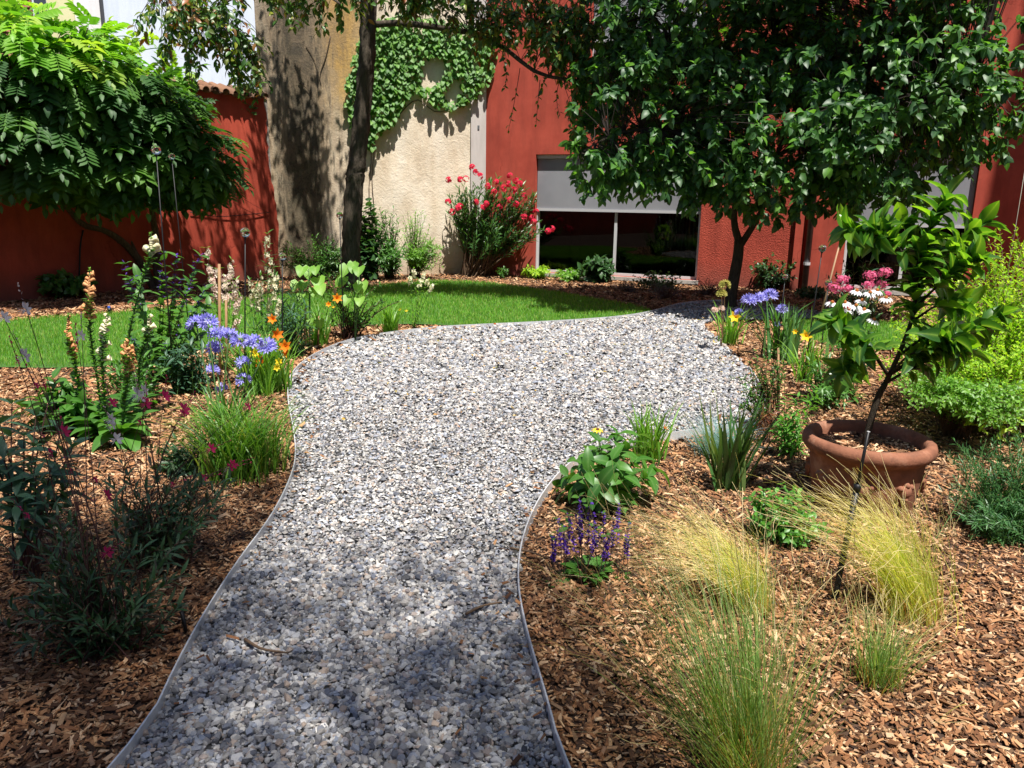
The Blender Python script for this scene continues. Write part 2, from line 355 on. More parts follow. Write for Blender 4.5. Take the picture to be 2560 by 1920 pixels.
def chips(p, rng, k=1.):
    N = len(p); L = np.clip(rng.lognormal(math.log(.022), .45, N), .008, .06)*k*np.clip(p[:, 1]/3.4, 1, 2.6); W = np.clip(L*rng.uniform(.16, .5, N), .004, .014*k*np.clip(p[:, 1]/3.4, 1, 2.6)); H = rng.uniform(.0016, .005, N)*np.clip(p[:, 1]/5, 1, 2)
    v = boxv[None]*np.stack([L, W, H], 1)[:, None]*.5*rng.uniform(.55, 1.2, (N, 8, 1))
    a = rng.uniform(0, 6.28, N); tl = rng.normal(0, .3, N); rl = rng.normal(0, .45, N)
    ca, sa = np.cos(a)[:, None], np.sin(a)[:, None]; ct, st = np.cos(tl)[:, None], np.sin(tl)[:, None]; cr, sr = np.cos(rl)[:, None], np.sin(rl)[:, None]
    x, y, z = v[..., 0], v[..., 1], v[..., 2]
    y, z = y*cr - z*sr, y*sr + z*cr; x, z = x*ct - z*st, x*st + z*ct
    zz = zg(p[:, 0], p[:, 1]) + .004 + rng.uniform(0, .016, N)
    return np.stack([x*ca - y*sa + p[:, :1], x*sa + y*ca + p[:, 1:], z + zz[:, None]], -1).reshape(-1, 3), (np.asarray(boxq)[None] + (np.arange(N)*8)[:, None, None]).reshape(-1, 4), np.repeat(rng.random(N), 8)
nr_ = p[:, 1] < 3.1; v, q, r = chips(p[nr_], rng); mb = MB().add(v, q, None, r)
v, q, r = chips(p[~nr_], rng); v = v.reshape(-1, 8, 3); rf = np.concatenate([v[:, [0, 1]], (v[:, [4, 5]]+v[:, [7, 6]])/2, v[:, [3, 2]]], 1); k_ = len(rf)   # farther chips: two sloping faces each
mb.add(rf.reshape(-1, 3), (np.array([(0, 1, 3, 2), (2, 3, 5, 4)])[None] + (np.arange(k_)*6)[:, None, None]).reshape(-1, 4), None, r.reshape(-1, 8)[:, :6].ravel()); v, q, r = chips(STRAY, rng); mb.add(v+A(0, 0, .035), q, None, r); mb.build('bark_chips', M_chip, None, 'stuff')
# blades
def blades(base, az, th0, th1, L, W, K=4, pw=1.2, lean=None, rng=None, taper=1., fold=False):
    """ribbons that rise from base and bend over; th = lean from upright at foot and tip"""
    N = len(base); t = np.linspace(0, 1, K+1)[None]
    th = th0[:, None] + (th1-th0)[:, None]*t**pw
    hx = np.stack([np.cos(az), np.sin(az)], 1)
    dl = L[:, None]/K; r = np.concatenate([np.zeros((N, 1)), np.cumsum(np.sin(th[:, :-1])*dl, 1)], 1); z = np.concatenate([np.zeros((N, 1)), np.cumsum(np.cos(th[:, :-1])*dl, 1)], 1)
    c = np.stack([hx[:, :1]*r, hx[:, 1:]*r, z], -1) + base[:, None]
    if lean is not None: c = c + np.asarray(lean)[None, None]*(t**1.7)[..., None]*L[:, None, None]
    side = np.stack([-hx[:, 1], hx[:, 0], np.zeros(N)], 1)
    if rng is not None: side = unit(side + rng.normal(0, .35, (N, 3)))
    wd = W[:, None]*(np.minimum(1, .65+t*2)*(1-t**2.2)**taper*.5); wd[:, -1] = 0
    a = c - side[:, None]*wd[..., None]; d = c + side[:, None]*wd[..., None]
    v = np.stack([a, d], 2).reshape(N, -1, 3); k = 2*(K+1)
    qs = np.array([(2*i, 2*i+1, 2*i+3, 2*i+2) for i in range(K)])
    q = (qs[None] + (np.arange(N)*k)[:, None, None]).reshape(-1, 4)
    rr = (rng or np.random.default_rng(0)).random(N)
    return v.reshape(-1, 3), q, np.repeat(rr, k), c
M_grass = leafmat('lawn_blade', [(.05,.18,.012),(.10,.30,.02),(.16,.38,.03),(.08,.24,.015),(.34,.42,.11),(.11,.30,.02)], .35, .5, spec=.25)
p = scatter(420000, -9, 7, 7, 16, lambda p: np.clip(2600*(9.5/p[:, 1])**1.3, 900, 3000), rng)
p = p[inside(p, lpoly) | inside(p, l2poly)]
N = len(p); v, q, r, _ = blades(np.c_[p, np.full(N, .02)], rng.uniform(0, 6.28, N), rng.uniform(0, .35, N), rng.uniform(.4, 1.5, N), rng.uniform(.035, .075, N), rng.uniform(.004, .007, N)*np.clip(p[:, 1]/9, .9, 1.5), 2, rng=rng)
MB().add(v, q, None, r).build('lawn_grass', M_grass, None, 'stuff')
# --- steel edging
M_steel = plain('galvanised_steel', (.66, .67, .70), .42, .35, .5, .12, (60, .1, .002))
def edging(poly, label):
    poly = np.asarray(poly); t = np.gradient(poly, axis=0); nrm = unit(np.stack([-t[:, 1], t[:, 0]], 1))
    a = poly - nrm*.003; c = poly + nrm*.003; z0, z1 = -.03, .062; N = len(poly); z = lambda k: np.full((N, 1), k)
    v = np.stack([np.c_[a, z(z0)], np.c_[a, z(z1)], np.c_[c, z(z1)], np.c_[c, z(z0)]], 1).reshape(-1, 3)
    q = [(4*i+j, 4*i+(j+1) % 4, 4*i+4+(j+1) % 4, 4*i+4+j) for i in range(N-1) for j in range(4)]
    tag(MB().add(v, q).build('steel_edging', M_steel), label, 'edging')
edging(gl[4:-8], 'thin steel edging along the left side of the gravel, curving on beside the lawn'); edging(gr[22:-4], 'thin steel edging between the gravel and the bark bed with the terracotta pot')
# --- walls
def plaster(name, c0, c1, sc=8, bsc=120, bs=.35, stain=None, dist=.006):
    m, n, l, b, out = nodes(name)
    f = noise(n, l, 1.1, 5, .65); g = noise(n, l, bsc, 3, .6); h = noise(n, l, 5, 6, .7, stretch=(1, 1, .18))
    c = ramp(n, l, f, [(.3, c0), (.7, c1)]); hs = ramp(n, l, h, [(.42, (0,0,0)), (.72, (.75,.75,.75))]); c = mixc(n, l, hs, c, stain or tuple(x*.55 for x in c0)); c = mixc(n, l, mth(n, l, 'MULTIPLY', noise(n, l, 2.6, 7, .7), .35), c, tuple(min(1, x*1.25+.03) for x in c1))
    gp = n.new('ShaderNodeNewGeometry'); sx = n.new('ShaderNodeSeparateXYZ'); l.new(gp.outputs['Position'], sx.inputs[0])
    lowm = ramp(n, l, mth(n, l, 'ADD', sx.outputs[2], mth(n, l, 'MULTIPLY', f, .7)), [(.3, (.55,.55,.55)), (.85, (0,0,0))])
    c = mixc(n, l, lowm, c, (.16, .09, .07))                       # rising damp: splashed, worn foot of the wall
    vo = n.new('ShaderNodeTexVoronoi'); vo.feature = 'DISTANCE_TO_EDGE'; vo.inputs['Scale'].default_value = .8
    wv = n.new('ShaderNodeMix'); wv.data_type = 'VECTOR'; wv.inputs[0].default_value = .35
    nz = n.new('ShaderNodeTexNoise'); nz.inputs['Scale'].default_value = 3; nz.inputs['Detail'].default_value = 6
    l.new(gp.outputs['Position'], nz.inputs['Vector']); l.new(gp.outputs['Position'], wv.inputs[4]); l.new(nz.outputs['Color'], wv.inputs[5]); l.new(wv.outputs[1], vo.inputs['Vector'])
    cr = ramp(n, l, vo.outputs['Distance'], [(0., (.0,.0,.0)), (.006, (1, 1, 1))])
    crm = mth(n, l, 'MULTIPLY', mth(n, l, 'SUBTRACT', 1., cr), ramp(n, l, noise(n, l, .5, 2), [(.5, (0,0,0)), (.6, (.6,.6,.6))]))
    c = mixc(n, l, crm, c, tuple(x*.35 for x in c0))
    l.new(c, b.inputs['Base Color']); b.inputs['Roughness'].default_value = .9; b.inputs['Specular IOR Level'].default_value = .15
    bump(n, l, b, mth(n, l, 'SUBTRACT', mth(n, l, 'ADD', g, mth(n, l, 'MULTIPLY', h, .8)), mth(n, l, 'MULTIPLY', crm, 1.5)), bs, dist); return m
M_red = plaster('red_plaster', (.31,.046,.029), (.52,.095,.06), stain=(.20,.035,.024))
M_redL = plaster('weathered_red_plaster', (.26,.036,.02), (.48,.078,.044), bs=.6, stain=(.15,.026,.016), dist=.012)
M_redrough = plaster('rough_red_render', (.30,.046,.03), (.46,.082,.05), bsc=45, bs=1., dist=.02)
# cream wall: streaked by rain, black mould on its left, ochre patches
CO, CE = A(-4.95, 15.75, 0), A(-.64, 17.1, 0); CU = unit(CE-CO); CN = A(CU[1], -CU[0], 0); CLEN = np.linalg.norm(CE-CO)
m, n, l, b, out = nodes('stained_cream_plaster')
gp = n.new('ShaderNodeNewGeometry'); pos = gp.outputs['Position']
vs1 = n.new('ShaderNodeVectorMath'); vs1.operation = 'SUBTRACT'; l.new(pos, vs1.inputs[0]); vs1.inputs[1].default_value = CO
dt = n.new('ShaderNodeVectorMath'); dt.operation = 'DOT_PRODUCT'; l.new(vs1.outputs[0], dt.inputs[0]); dt.inputs[1].default_value = CU
u = dt.outputs['Value']; sx = n.new('ShaderNodeSeparateXYZ'); l.new(pos, sx.inputs[0]); z = sx.outputs[2]
st1 = noise(n, l, 5.5, 9, .78, stretch=(1, 1, .16), dist=.4); st2 = noise(n, l, 2.2, 6, .65, stretch=(1, 1, .35)); gr1 = noise(n, l, 26, 6, .75); bl = noise(n, l, .9, 4)
c = ramp(n, l, st2, [(.25, (.58,.45,.31)), (.5, (.76,.65,.51)), (.75, (.84,.77,.66))])
lft = mth(n, l, 'SUBTRACT', mth(n, l, 'MULTIPLY_ADD', z, .22, 1.75), u); lft = mth(n, l, 'MULTIPLY', lft, .7)                 # stained part: left 1.9 m
k1 = mth(n, l, 'MULTIPLY', ramp(n, l, mth(n, l, 'ADD', lft, mth(n, l, 'MULTIPLY_ADD', st1, 1.2, -.6)), [(.15, (0,0,0)), (.75, (.9,.9,.9))]), 1.)
c = mixc(n, l, k1, c, ramp(n, l, st1, [(.32, (.12,.09,.055)), (.45, (.34,.25,.16)), (.53, (.60,.48,.33)), (.66, (.76,.66,.50))]))
oc = mth(n, l, 'MULTIPLY', ramp(n, l, mth(n, l, 'ABSOLUTE', mth(n, l, 'SUBTRACT', u, 1.65)), [(.1, (1,1,1)), (.65, (0,0,0))]), ramp(n, l, mth(n, l, 'ADD', mth(n, l, 'MULTIPLY', z, .2), mth(n, l, 'MULTIPLY_ADD', bl, .8, -.4)), [(.55, (0,0,0)), (.8, (.85,.85,.85))]))
c = mixc(n, l, oc, c, (.60,.36,.10))
mo = mth(n, l, 'SUBTRACT', 1.0, mth(n, l, 'ABSOLUTE', mth(n, l, 'MULTIPLY', mth(n, l, 'SUBTRACT', u, .72), 1.15)))
mo = ramp(n, l, mth(n, l, 'ADD', mo, mth(n, l, 'MULTIPLY_ADD', st1, 2.6, -1.35)), [(.3, (0,0,0)), (.7, (.92,.92,.92))])
c = mixc(n, l, mo, c, ramp(n, l, gr1, [(.35, (.014,.014,.011)), (.62, (.08,.07,.045))]))
mo2 = ramp(n, l, mth(n, l, 'ADD', st1, mth(n, l, 'MULTIPLY', z, .05)), [(.58, (0,0,0)), (.78, (.55,.55,.55))])
c = mixc(n, l, mth(n, l, 'MULTIPLY', mo2, k1), c, (.06,.05,.045)); mot = noise(n, l, 3.2, 8, .75, dist=.8); c = mixc(n, l, mth(n, l, 'MULTIPLY', ramp(n, l, mot, [(.45, (0,0,0)), (.68, (.8,.8,.8))]), mth(n, l, 'MULTIPLY_ADD', k1, .75, .25)), c, (.22,.165,.11))
low = ramp(n, l, mth(n, l, 'ADD', z, mth(n, l, 'MULTIPLY', bl, .8)), [(.45, (.6,.6,.6)), (.95, (0,0,0))]); c = mixc(n, l, low, c, (.36,.24,.14))
l.new(c, b.inputs['Base Color']); b.inputs['Roughness'].default_value = .95; b.inputs['Specular IOR Level'].default_value = .1
vo = n.new('ShaderNodeTexVoronoi'); vo.inputs['Scale'].default_value = 7; l.new(pos, vo.inputs['Vector'])
bump(n, l, b, mth(n, l, 'ADD', mth(n, l, 'MULTIPLY', gr1, .8), mth(n, l, 'MULTIPLY', noise(n, l, 7, 8, .75, dist=1.2), 1.1)), .55, .025); M_cream = m
UP = A(0, 0, 1)
rt = thing('plaster_wall', 'tall cream plaster wall streaked with black and ochre stains behind the dark trunk', 'wall', CO)
v, q = [], []
nu, nz_ = 40, 60
U, Z = np.meshgrid(np.linspace(0, CLEN, nu), np.linspace(-.1, 8.2, nz_)); rr = np.random.default_rng(5)
W = .012*np.sin(U*2.3+Z)*np.cos(Z*1.7-U) + .008*np.sin(U*5+1)*np.sin(Z*4.2)
v = CO + U[..., None]*CU + W[..., None]*CN + Z[..., None]*UP; i = np.arange(nz_-1)[:, None]*nu + np.arange(nu-1)[None]
MB().add(v.reshape(-1, 3), np.stack([i, i+1, i+nu+1, i+nu], -1).reshape(-1, 4)).build('plaster_face', M_cream, rt, smooth=True)
MB().obox(CO, CU, -CN, UP, (0, .03, -.1), (CLEN, .45, 8.19)).build('core', M_cream, rt)
M_pil = plaster('grey_white_plaster', (.46,.42,.40), (.56,.52,.50), bs=.2, stain=(.36,.33,.31))
MB().obox(CO, CU, CN, UP, (CLEN-.33, .012, -.1), (CLEN-.004, .05, 8.21)).build('pilaster', M_pil, rt)
MB().obox(CO+CU*(CLEN-.17), CU, CN, UP, (-.02, .05, 3.02), (.02, .062, 3.1)).build('wall_fitting', plain('grey_fitting', (.12,.13,.14)), rt)
# low red wall on the left with a coping of roman tiles
LO, LE = A(-9.6, 8.4, 0), A(-4.78, 15.8, 0); LU = unit(LE-LO); LNn = A(LU[1], -LU[0], 0); LL = np.linalg.norm(LE-LO)
rt = thing('garden_wall', 'weathered red garden wall on the left with clay tile coping, behind the wisteria', 'wall', LO)
nu, nz_ = 70, 40; zz = np.linspace(-.1, 3.42, nz_); rr = np.random.default_rng(8); edge = LL - .02 - np.interp(zz, [0, .9, 1.7, 2.2, 3.5], [-.12, -.06, .02, .1, .12]) + rr.normal(0, .014, nz_)
U = np.linspace(0, 1, nu)[None]*edge[:, None]; Z = np.repeat(zz[:, None], nu, 1)
W = .015*np.sin(U*1.7+Z)*np.cos(Z*1.3) + .012*np.sin(U*4.1)*np.sin(Z*3.3)
v = LO + U[..., None]*LU + (W+.03)[..., None]*LNn + Z[..., None]*UP; i = np.arange(nz_-1)[:, None]*nu + np.arange(nu-1)[None]
MB().add(v.reshape(-1, 3), np.stack([i, i+1, i+nu+1, i+nu], -1).reshape(-1, 4)).build('plaster_face', M_redL, rt, smooth=True)
MB().obox(LO, LU, -LNn, UP, (0, 0, -.1), (LL-.05, .4, 3.4)).build('core', plain('grey_mortar', (.30,.27,.24), .95, 0, .1, .3, (14, .6, .02)), rt)
M_tile = wood_like('clay_tile', [(.20,.10,.06),(.28,.15,.09),(.16,.10,.075),(.32,.19,.12),(.13,.09,.07)], .9, 25, .6)
a = np.linspace(0, math.pi, 7); tl = []
for yy, rr_ in ((-.16, .085), (.30, .1)):
    for k, rad in ((0, rr_), (1, rr_-.016)): tl += [(rad*math.cos(x), yy, rad*math.sin(x) + (.0 if yy < 0 else .13)) for x in a]
q = [(i, i+1, i+15, i+14) for i in range(6)] + [(i+7, i+21, i+22, i+8) for i in range(6)] + [(i, i+7, i+8, i+1) for i in range(6)]
TT = T(tl, q); rr = np.random.default_rng(3)
for i in range(34):
    uu = LL-.25-i*.215
    if uu < 1.2: break
    m4 = frames(LO+LU*uu + LNn*.04 + UP*(3.39+rr.normal(0, .012)), -LNn + LU*rr.normal(0, .05), UP + LU*rr.normal(0, .08), 1.)
    pieces(rt, TT, m4, M_tile, 'roof_tile')
    m4 = frames(LO+LU*(uu-.107) + LNn*.0 + UP*(3.36+rr.normal(0, .01)), -LNn + LU*rr.normal(0, .04), UP, 1.)
    m4[:, :3, 2] *= -.5; m4[:, 2, 3] += .07
    pieces(rt, TT, m4, M_tile, 'roof_tile')
MB().obox(LO, LU, -LNn, UP, (0, -.02, 3.405), (LL-.06, .42, 3.47)).build('mortar_bed', M_tile, rt)
# red house on the right: windows with grey blinds
WO, WE = A(-.64, 17.1, 0), A(8.5, 13.42, 0); WU = unit(WE-WO); WN = A(WU[1], -WU[0], 0); WL = np.linalg.norm(WE-WO)
def wuv(px, py): h = hit(px, py, WO, WN); return np.dot(h-WO, WU), h[2]
house = thing('red_house', 'red plastered house with large grey-blinded windows behind the gravel and lawn', 'house', WO)
u0, zt = wuv(1340, 386); u1, _ = wuv(1752, 540); zb = .10; u2, _ = wuv(2118, 560); u3, zt2 = wuv(2448, 430); zt2 = zt
up0, _ = wuv(1478, 100); up1, _ = wuv(1760, 100); uq0, _ = wuv(2160, 60); uq1, _ = wuv(2440, 60); zu0 = wuv(1500, 165)[1]
ud, _ = wuv(2005, 640); ud2, _ = wuv(2060, 640)
holes = [(u0, u1, zb, zt), (u2, u3, zb, zt2), (up0, up1, zu0, 7.0)]
def wallfill(mb, us, ue, z0, z1, thick=.32):
    cuts = sorted({us, ue, *[h[i] for h in holes for i in (0, 1) if us < h[i] < ue]})
    for a, c in zip(cuts[:-1], cuts[1:]):
        zs = z0
        for h in sorted([h for h in holes if h[0] <= a+1e-6 and h[1] >= c-1e-6], key=lambda h: h[2]):
            if h[2] > zs: mb.obox(WO, WU, -WN, UP, (a, 0, zs), (c, thick, h[2]))
            zs = h[3]
        mb.obox(WO, WU, -WN, UP, (a, 0, zs), (c, thick, z1))
mb = MB(); wallfill(mb, .004, u1+.0, -.1, 8.2); mb.build('wall', M_red, house)
mb = MB(); wallfill(mb, u1+.001, ud, -.1, 8.2); mb.build('wall', M_redrough, house, label='rough rendered red wall between the window and the downpipe')
mb = MB(); wallfill(mb, ud+.001, WL, -.1, 8.2); mb.build('wall', M_red, house)
M_frame = plain('white_frame', (.55,.56,.57), .45); M_blind = None
m, n, l, b, out = nodes('grey_blind_fabric'); f = noise(n, l, 1.2, 3); g = noise(n, l, 300, 2)
l.new(ramp(n, l, f, [(.3, (.22,.225,.25)), (.7, (.28,.285,.31))]), b.inputs['Base Color']); b.inputs['Roughness'].default_value = .8; bump(n, l, b, g, .2, .002); M_blind = m
m, n, l, b, out = nodes('window_glass'); n.remove(b)
gs = n.new('ShaderNodeBsdfGlossy'); gs.inputs['Roughness'].default_value = .01; tr_ = n.new('ShaderNodeBsdfTransparent'); tr_.inputs[0].default_value = (.4,.44,.44,1)
fr = n.new('ShaderNodeFresnel'); fr.inputs[0].default_value = 1.38; mx = n.new('ShaderNodeMixShader'); l.new(fr.outputs[0], mx.inputs[0]); l.new(tr_.outputs[0], mx.inputs[1]); l.new(gs.outputs[0], mx.inputs[2]); l.new(mx.outputs[0], out.inputs[0]); M_glass = m
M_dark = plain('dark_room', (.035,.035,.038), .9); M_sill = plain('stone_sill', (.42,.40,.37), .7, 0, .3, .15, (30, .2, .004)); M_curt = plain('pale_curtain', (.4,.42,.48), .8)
def window(h, zblind, mull, room=True, label=None):
    a, c, z0, z1 = h; d = .17
    f = MB(); fw = .055
    f.obox(WO, WU, -WN, UP, (a+.002, d-.03, z0+.002), (a+fw, d+.05, z1-.002)); f.obox(WO, WU, -WN, UP, (c-fw, d-.03, z0+.002), (c-.002, d+.05, z1-.002))
    f.obox(WO, WU, -WN, UP, (a+fw, d-.03, z0+.002), (c-fw, d+.05, z0+fw)); f.obox(WO, WU, -WN, UP, (a+fw, d-.03, z1-fw), (c-fw, d+.05, z1-.002))
    wn_ = f.build('window', M_frame, house, label=label)
    xs = [a+fw] + [a+(c-a)*x for x in mull] + [c-fw]
    for x in xs[1:-1]: MB().obox(WO, WU, -WN, UP, (x-.028, d-.028, z0+fw), (x+.028, d+.045, z1-fw)).build('mullion', M_frame, wn_)
    for x, y in zip(xs[:-1], xs[1:]): MB().obox(WO, WU, -WN, UP, (x, d+.004, z0+fw), (y, d+.012, z1-fw)).build('pane', M_glass, wn_)
    bl_ = MB(); bl_.obox(WO, WU, -WN, UP, (a+.012, d-.075, zblind), (c-.012, d-.068, z1-.08)); bl_.build('blind', M_blind, wn_)
    MB().obox(WO, WU, -WN, UP, (a+.008, d-.09, zblind-.055), (c-.008, d-.055, zblind-.001)).build('blind_rail', plain('pale_rail', (.5,.5,.52), .4), wn_)
    MB().obox(WO, WU, -WN, UP, (a+.006, d-.11, z1-.079), (c-.006, d-.032, z1-.004)).build('blind_box', M_frame, wn_)
    for k in (a+.006, c-.03): MB().obox(WO, WU, -WN, UP, (k, d-.062, z0+.06), (k+.022, d-.034, zblind-.056)).build('guide_rail', M_frame, wn_)
    if z0 < 1: MB().obox(WO, WU, -WN, UP, (a-.04, -.06, z0-.07), (c+.04, .30, z0-.001)).build('sill', M_sill, wn_)
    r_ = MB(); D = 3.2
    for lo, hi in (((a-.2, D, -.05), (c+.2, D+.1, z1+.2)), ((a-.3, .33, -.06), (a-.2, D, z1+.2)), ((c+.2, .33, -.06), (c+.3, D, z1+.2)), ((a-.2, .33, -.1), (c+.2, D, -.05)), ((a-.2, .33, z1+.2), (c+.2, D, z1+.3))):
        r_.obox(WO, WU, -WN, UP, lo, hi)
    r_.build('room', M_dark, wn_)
    return wn_
zbl = wuv(1345, 520)[1]
w1 = window(holes[0], zbl, (.5,), label='wide window with a grey blind drawn half down above the flower bed')
for k in range(9): MB().obox(WO, WU, -WN, UP, (u1-.95+k*.075, 1.3, zbl-.75-.05*(k % 3)), (u1-.915+k*.075, 1.33, zbl+.4)).build('curtain_strip', M_curt, w1)
window(holes[1], zbl-.15, (.5,), label='window with a grey blind mostly hidden behind trees at the right')
window(holes[2], zu0+.5, (.5,))
mb = MB(); c0 = WO+WU*(ud+.10)+WN*.09; mb.tube([c0+UP*-.05, c0+UP*8], .055, 12); dp = mb.build('downpipe', plain('zinc_pipe', (.13,.13,.14), .45, .5, .5, .2, (9, .05, .002)), house, smooth=True)
for zc in (.5, 1.9, 3.3): MB().tube([c0+UP*zc, c0+UP*(zc+.05)], .064, 12).build('pipe_bracket', M_steel, dp)
MB().obox(WO, WU, WN, UP, (ud-.16, .002, -.1), (ud-.02, .09, 8.1)).build('corner_strip', M_red, house)
# return wing on the far right, then unseen walls at the side and behind the viewer
rt = thing('house_wing', 'dark red wing of the house at the right edge of the garden', 'house', WE)
RU = unit(A(.35, -1, 0)); RN = A(RU[1], -RU[0], 0)
s1 = .75
MB().obox(WE, RU, -RN, UP, (0.01, 0, -.1), (11, .4, 15)).build('wall', M_red, rt)
MB().obox(WE, RU, RN, UP, (s1, .001, -.1), (s1+.9, .03, 14.9)).build('pilaster', M_red, rt)
kp = hit(2484, 600, WE, RN) + RN*.0; b0 = MB(); b0.obox(kp, RU, RN, UP, (-.09, .005, -.13), (.09, .05, .13)); bx = tag(b0.build('wall_box', plain('white_plastic', (.7,.7,.72), .4)), 'small white box on the red wall at the far right', 'box')
MB().obox(kp, RU, RN, UP, (-.05, .051, -.08), (-.0, .058, .06)).build('screen', plain('grey_plastic', (.2,.22,.24), .3), bx)
rt = tag(MB().box((-12, -9.4, -.1), (14, -9, 7.5)).build('back_wall', M_red), 'unseen red wall added behind the viewer to darken the window reflections', 'wall')  # added out of view so the panes reflect something dark
rt = tag(MB().box((-12.4, -9, -.1), (-12, 9, 3.4)).build('side_wall', M_redL), 'low red wall closing the courtyard at the side, out of view', 'wall')
# pale house beyond the low wall
NO, NE = A(-16.5, 19.0, 0), A(-4.6, 21.5, 0); NU = unit(NE-NO); NN = A(NU[1], -NU[0], 0)
nh = thing('neighbour_house', 'pale bluish white house with a yellow corner strip behind the tiled garden wall', 'house', NO)
def nuv(px): h = hit(px, 60, NO, NN); return np.dot(h-NO, NU)
M_white = plaster('pale_blue_plaster', (.60,.66,.78), (.68,.74,.86), bs=.25, stain=(.5,.56,.68)); M_yel = plaster('pale_yellow_plaster', (.62,.60,.30), (.70,.68,.40), bs=.2, stain=(.55,.5,.3)); M_wh = plaster('white_plaster', (.72,.70,.70), (.8,.78,.78), bs=.2, stain=(.6,.58,.58))
ua, ub, uc, ue = nuv(124), nuv(190), nuv(258), np.linalg.norm(NE-NO)
un = nuv(60)
MB().obox(NO, NU, -NN, UP, (uc, 0, 0), (ue, .4, 11)).build('wall', M_white, nh)
MB().obox(NO, NU, -NN, UP, (0, .1, 0), (ua-.002, .4, 11)).build('wall', M_white, nh)
MB().obox(NO, NU, -NN, UP, (ua, -.05, 0), (ub-.002, .4, 11)).build('corner_strip', M_yel, nh, label='pale yellow plaster strip')
MB().obox(NO, NU, -NN, UP, (ub, -.02, 0), (uc-.002, .4, 11)).build('wall', M_wh, nh)
c0 = NO+NU*(uc+.02)+NN*.08; MB().tube([c0, c0+UP*11], .045, 8).build('downpipe', plain('dark_pipe', (.06,.06,.07), .5), nh)
uw0 = nuv(95); MB().obox(NO, NU, -NN, UP, (un+.25, .06, 5.0), (ua-.05, .095, 8.5)).build('window', plain('dark_glass', (.05,.06,.08), .1), nh)
M_shut = wood_like('brown_shutter', [(.26,.10,.06),(.32,.13,.08),(.22,.085,.05)], .7, 20, .2)
sh = MB().obox(NO, NU, NN, UP, (un-1.0, -.08, 5.0), (un-.96, -.03, 8.5)).obox(NO, NU, NN, UP, (un+.16, -.08, 5.0), (un+.2, -.03, 8.5)).build('shutter', M_shut, nh)
for k in range(36): MB().obox(NO+UP*(5.05+k*.095)+NU*un, NU, unit(NN+UP*.6), unit(UP-NN*.6), (-.955, -.055, 0), (.155, -.012, .075)).build('slat', M_shut, sh)
# ------------------------------------------------------------------ plant building
UPV = A(0, 0, 1.)
def cv(p0, p1, bend=(0, 0, 0), n=7):
    p0, p1 = np.asarray(p0, float), np.asarray(p1, float); t = np.linspace(0, 1, n)[:, None]; c = (p0+p1)/2 + np.asarray(bend)
    return p0*(1-t)**2 + 2*c*t*(1-t) + p1*t*t
def path(pts, n=10):                  # smooth line through points
    p = np.asarray(pts, float)
    if len(p) == 2: return p[0] + (p[1]-p[0])*np.linspace(0, 1, n)[:, None]
    q = np.concatenate([p[:1]*2-p[1:2], p, p[-1:]*2-p[-2:-1]]); o = []
    for s in np.linspace(0, len(p)-1-1e-6, n):
        i = int(s); t = s-i; a, b_, c, d = q[i:i+4]
        o.append(.5*((2*b_)+(c-a)*t+(2*a-5*b_+4*c-d)*t*t+(-a+3*b_-3*c+d)*t**3))
    return np.array(o)
def along(c, t):
    K = len(c)-1; x = np.clip(t, 0, 1)*K; i = np.minimum(x.astype(int), K-1); f = (x-i)[:, None]
    return c[i]*(1-f) + c[i+1]*f, unit(c[i+1]-c[i])
def leaves_on(c, n, size, rng, t0=.2, t1=1., ang=1., whorl=1, prof=None, grav=.15, jit=.2, up=.5, wide=None):
    k = max(1, n//whorl); t = np.repeat(np.linspace(t0, t1, k), whorl); t = t + rng.normal(0, .3/k, len(t)) if whorl == 1 else t
    p, tg = along(c, t); ref = np.where(np.abs(tg[:, 2:3]) > .9, A(1, .1, 0), UPV)
    e1 = unit(np.cross(tg, ref)); e2 = np.cross(tg, e1); i = np.arange(len(t))
    ph = (i//whorl)*(2.4 if whorl == 1 else math.pi/whorl) + (i % whorl)*2*math.pi/whorl + rng.normal(0, jit, len(t)) + rng.uniform(0, 6.28)
    rad = np.cos(ph)[:, None]*e1 + np.sin(ph)[:, None]*e2
    a = ang + rng.normal(0, jit, len(t)); d = tg*np.cos(a)[:, None] + rad*np.sin(a)[:, None] - UPV*grav
    nr = tg*(1-up) + UPV*up + rng.normal(0, .15, (len(t), 3))
    s = size*rng.uniform(.7, 1.15, len(t))*(prof(t) if prof else 1.)
    return frames(p, d, nr, s, None if wide is None else s*wide)
def ellips(rng, n, c, r, shell=.55):
    d = unit(rng.normal(0, 1, (n, 3))); k = (shell + (1-shell)*rng.random(n))[:, None]; return np.asarray(c) + d*k*np.asarray(r)
def pts(*a): return [G(*x) for x in a]
def dense(c): return np.linalg.norm(np.diff(c, axis=0), axis=1).sum()
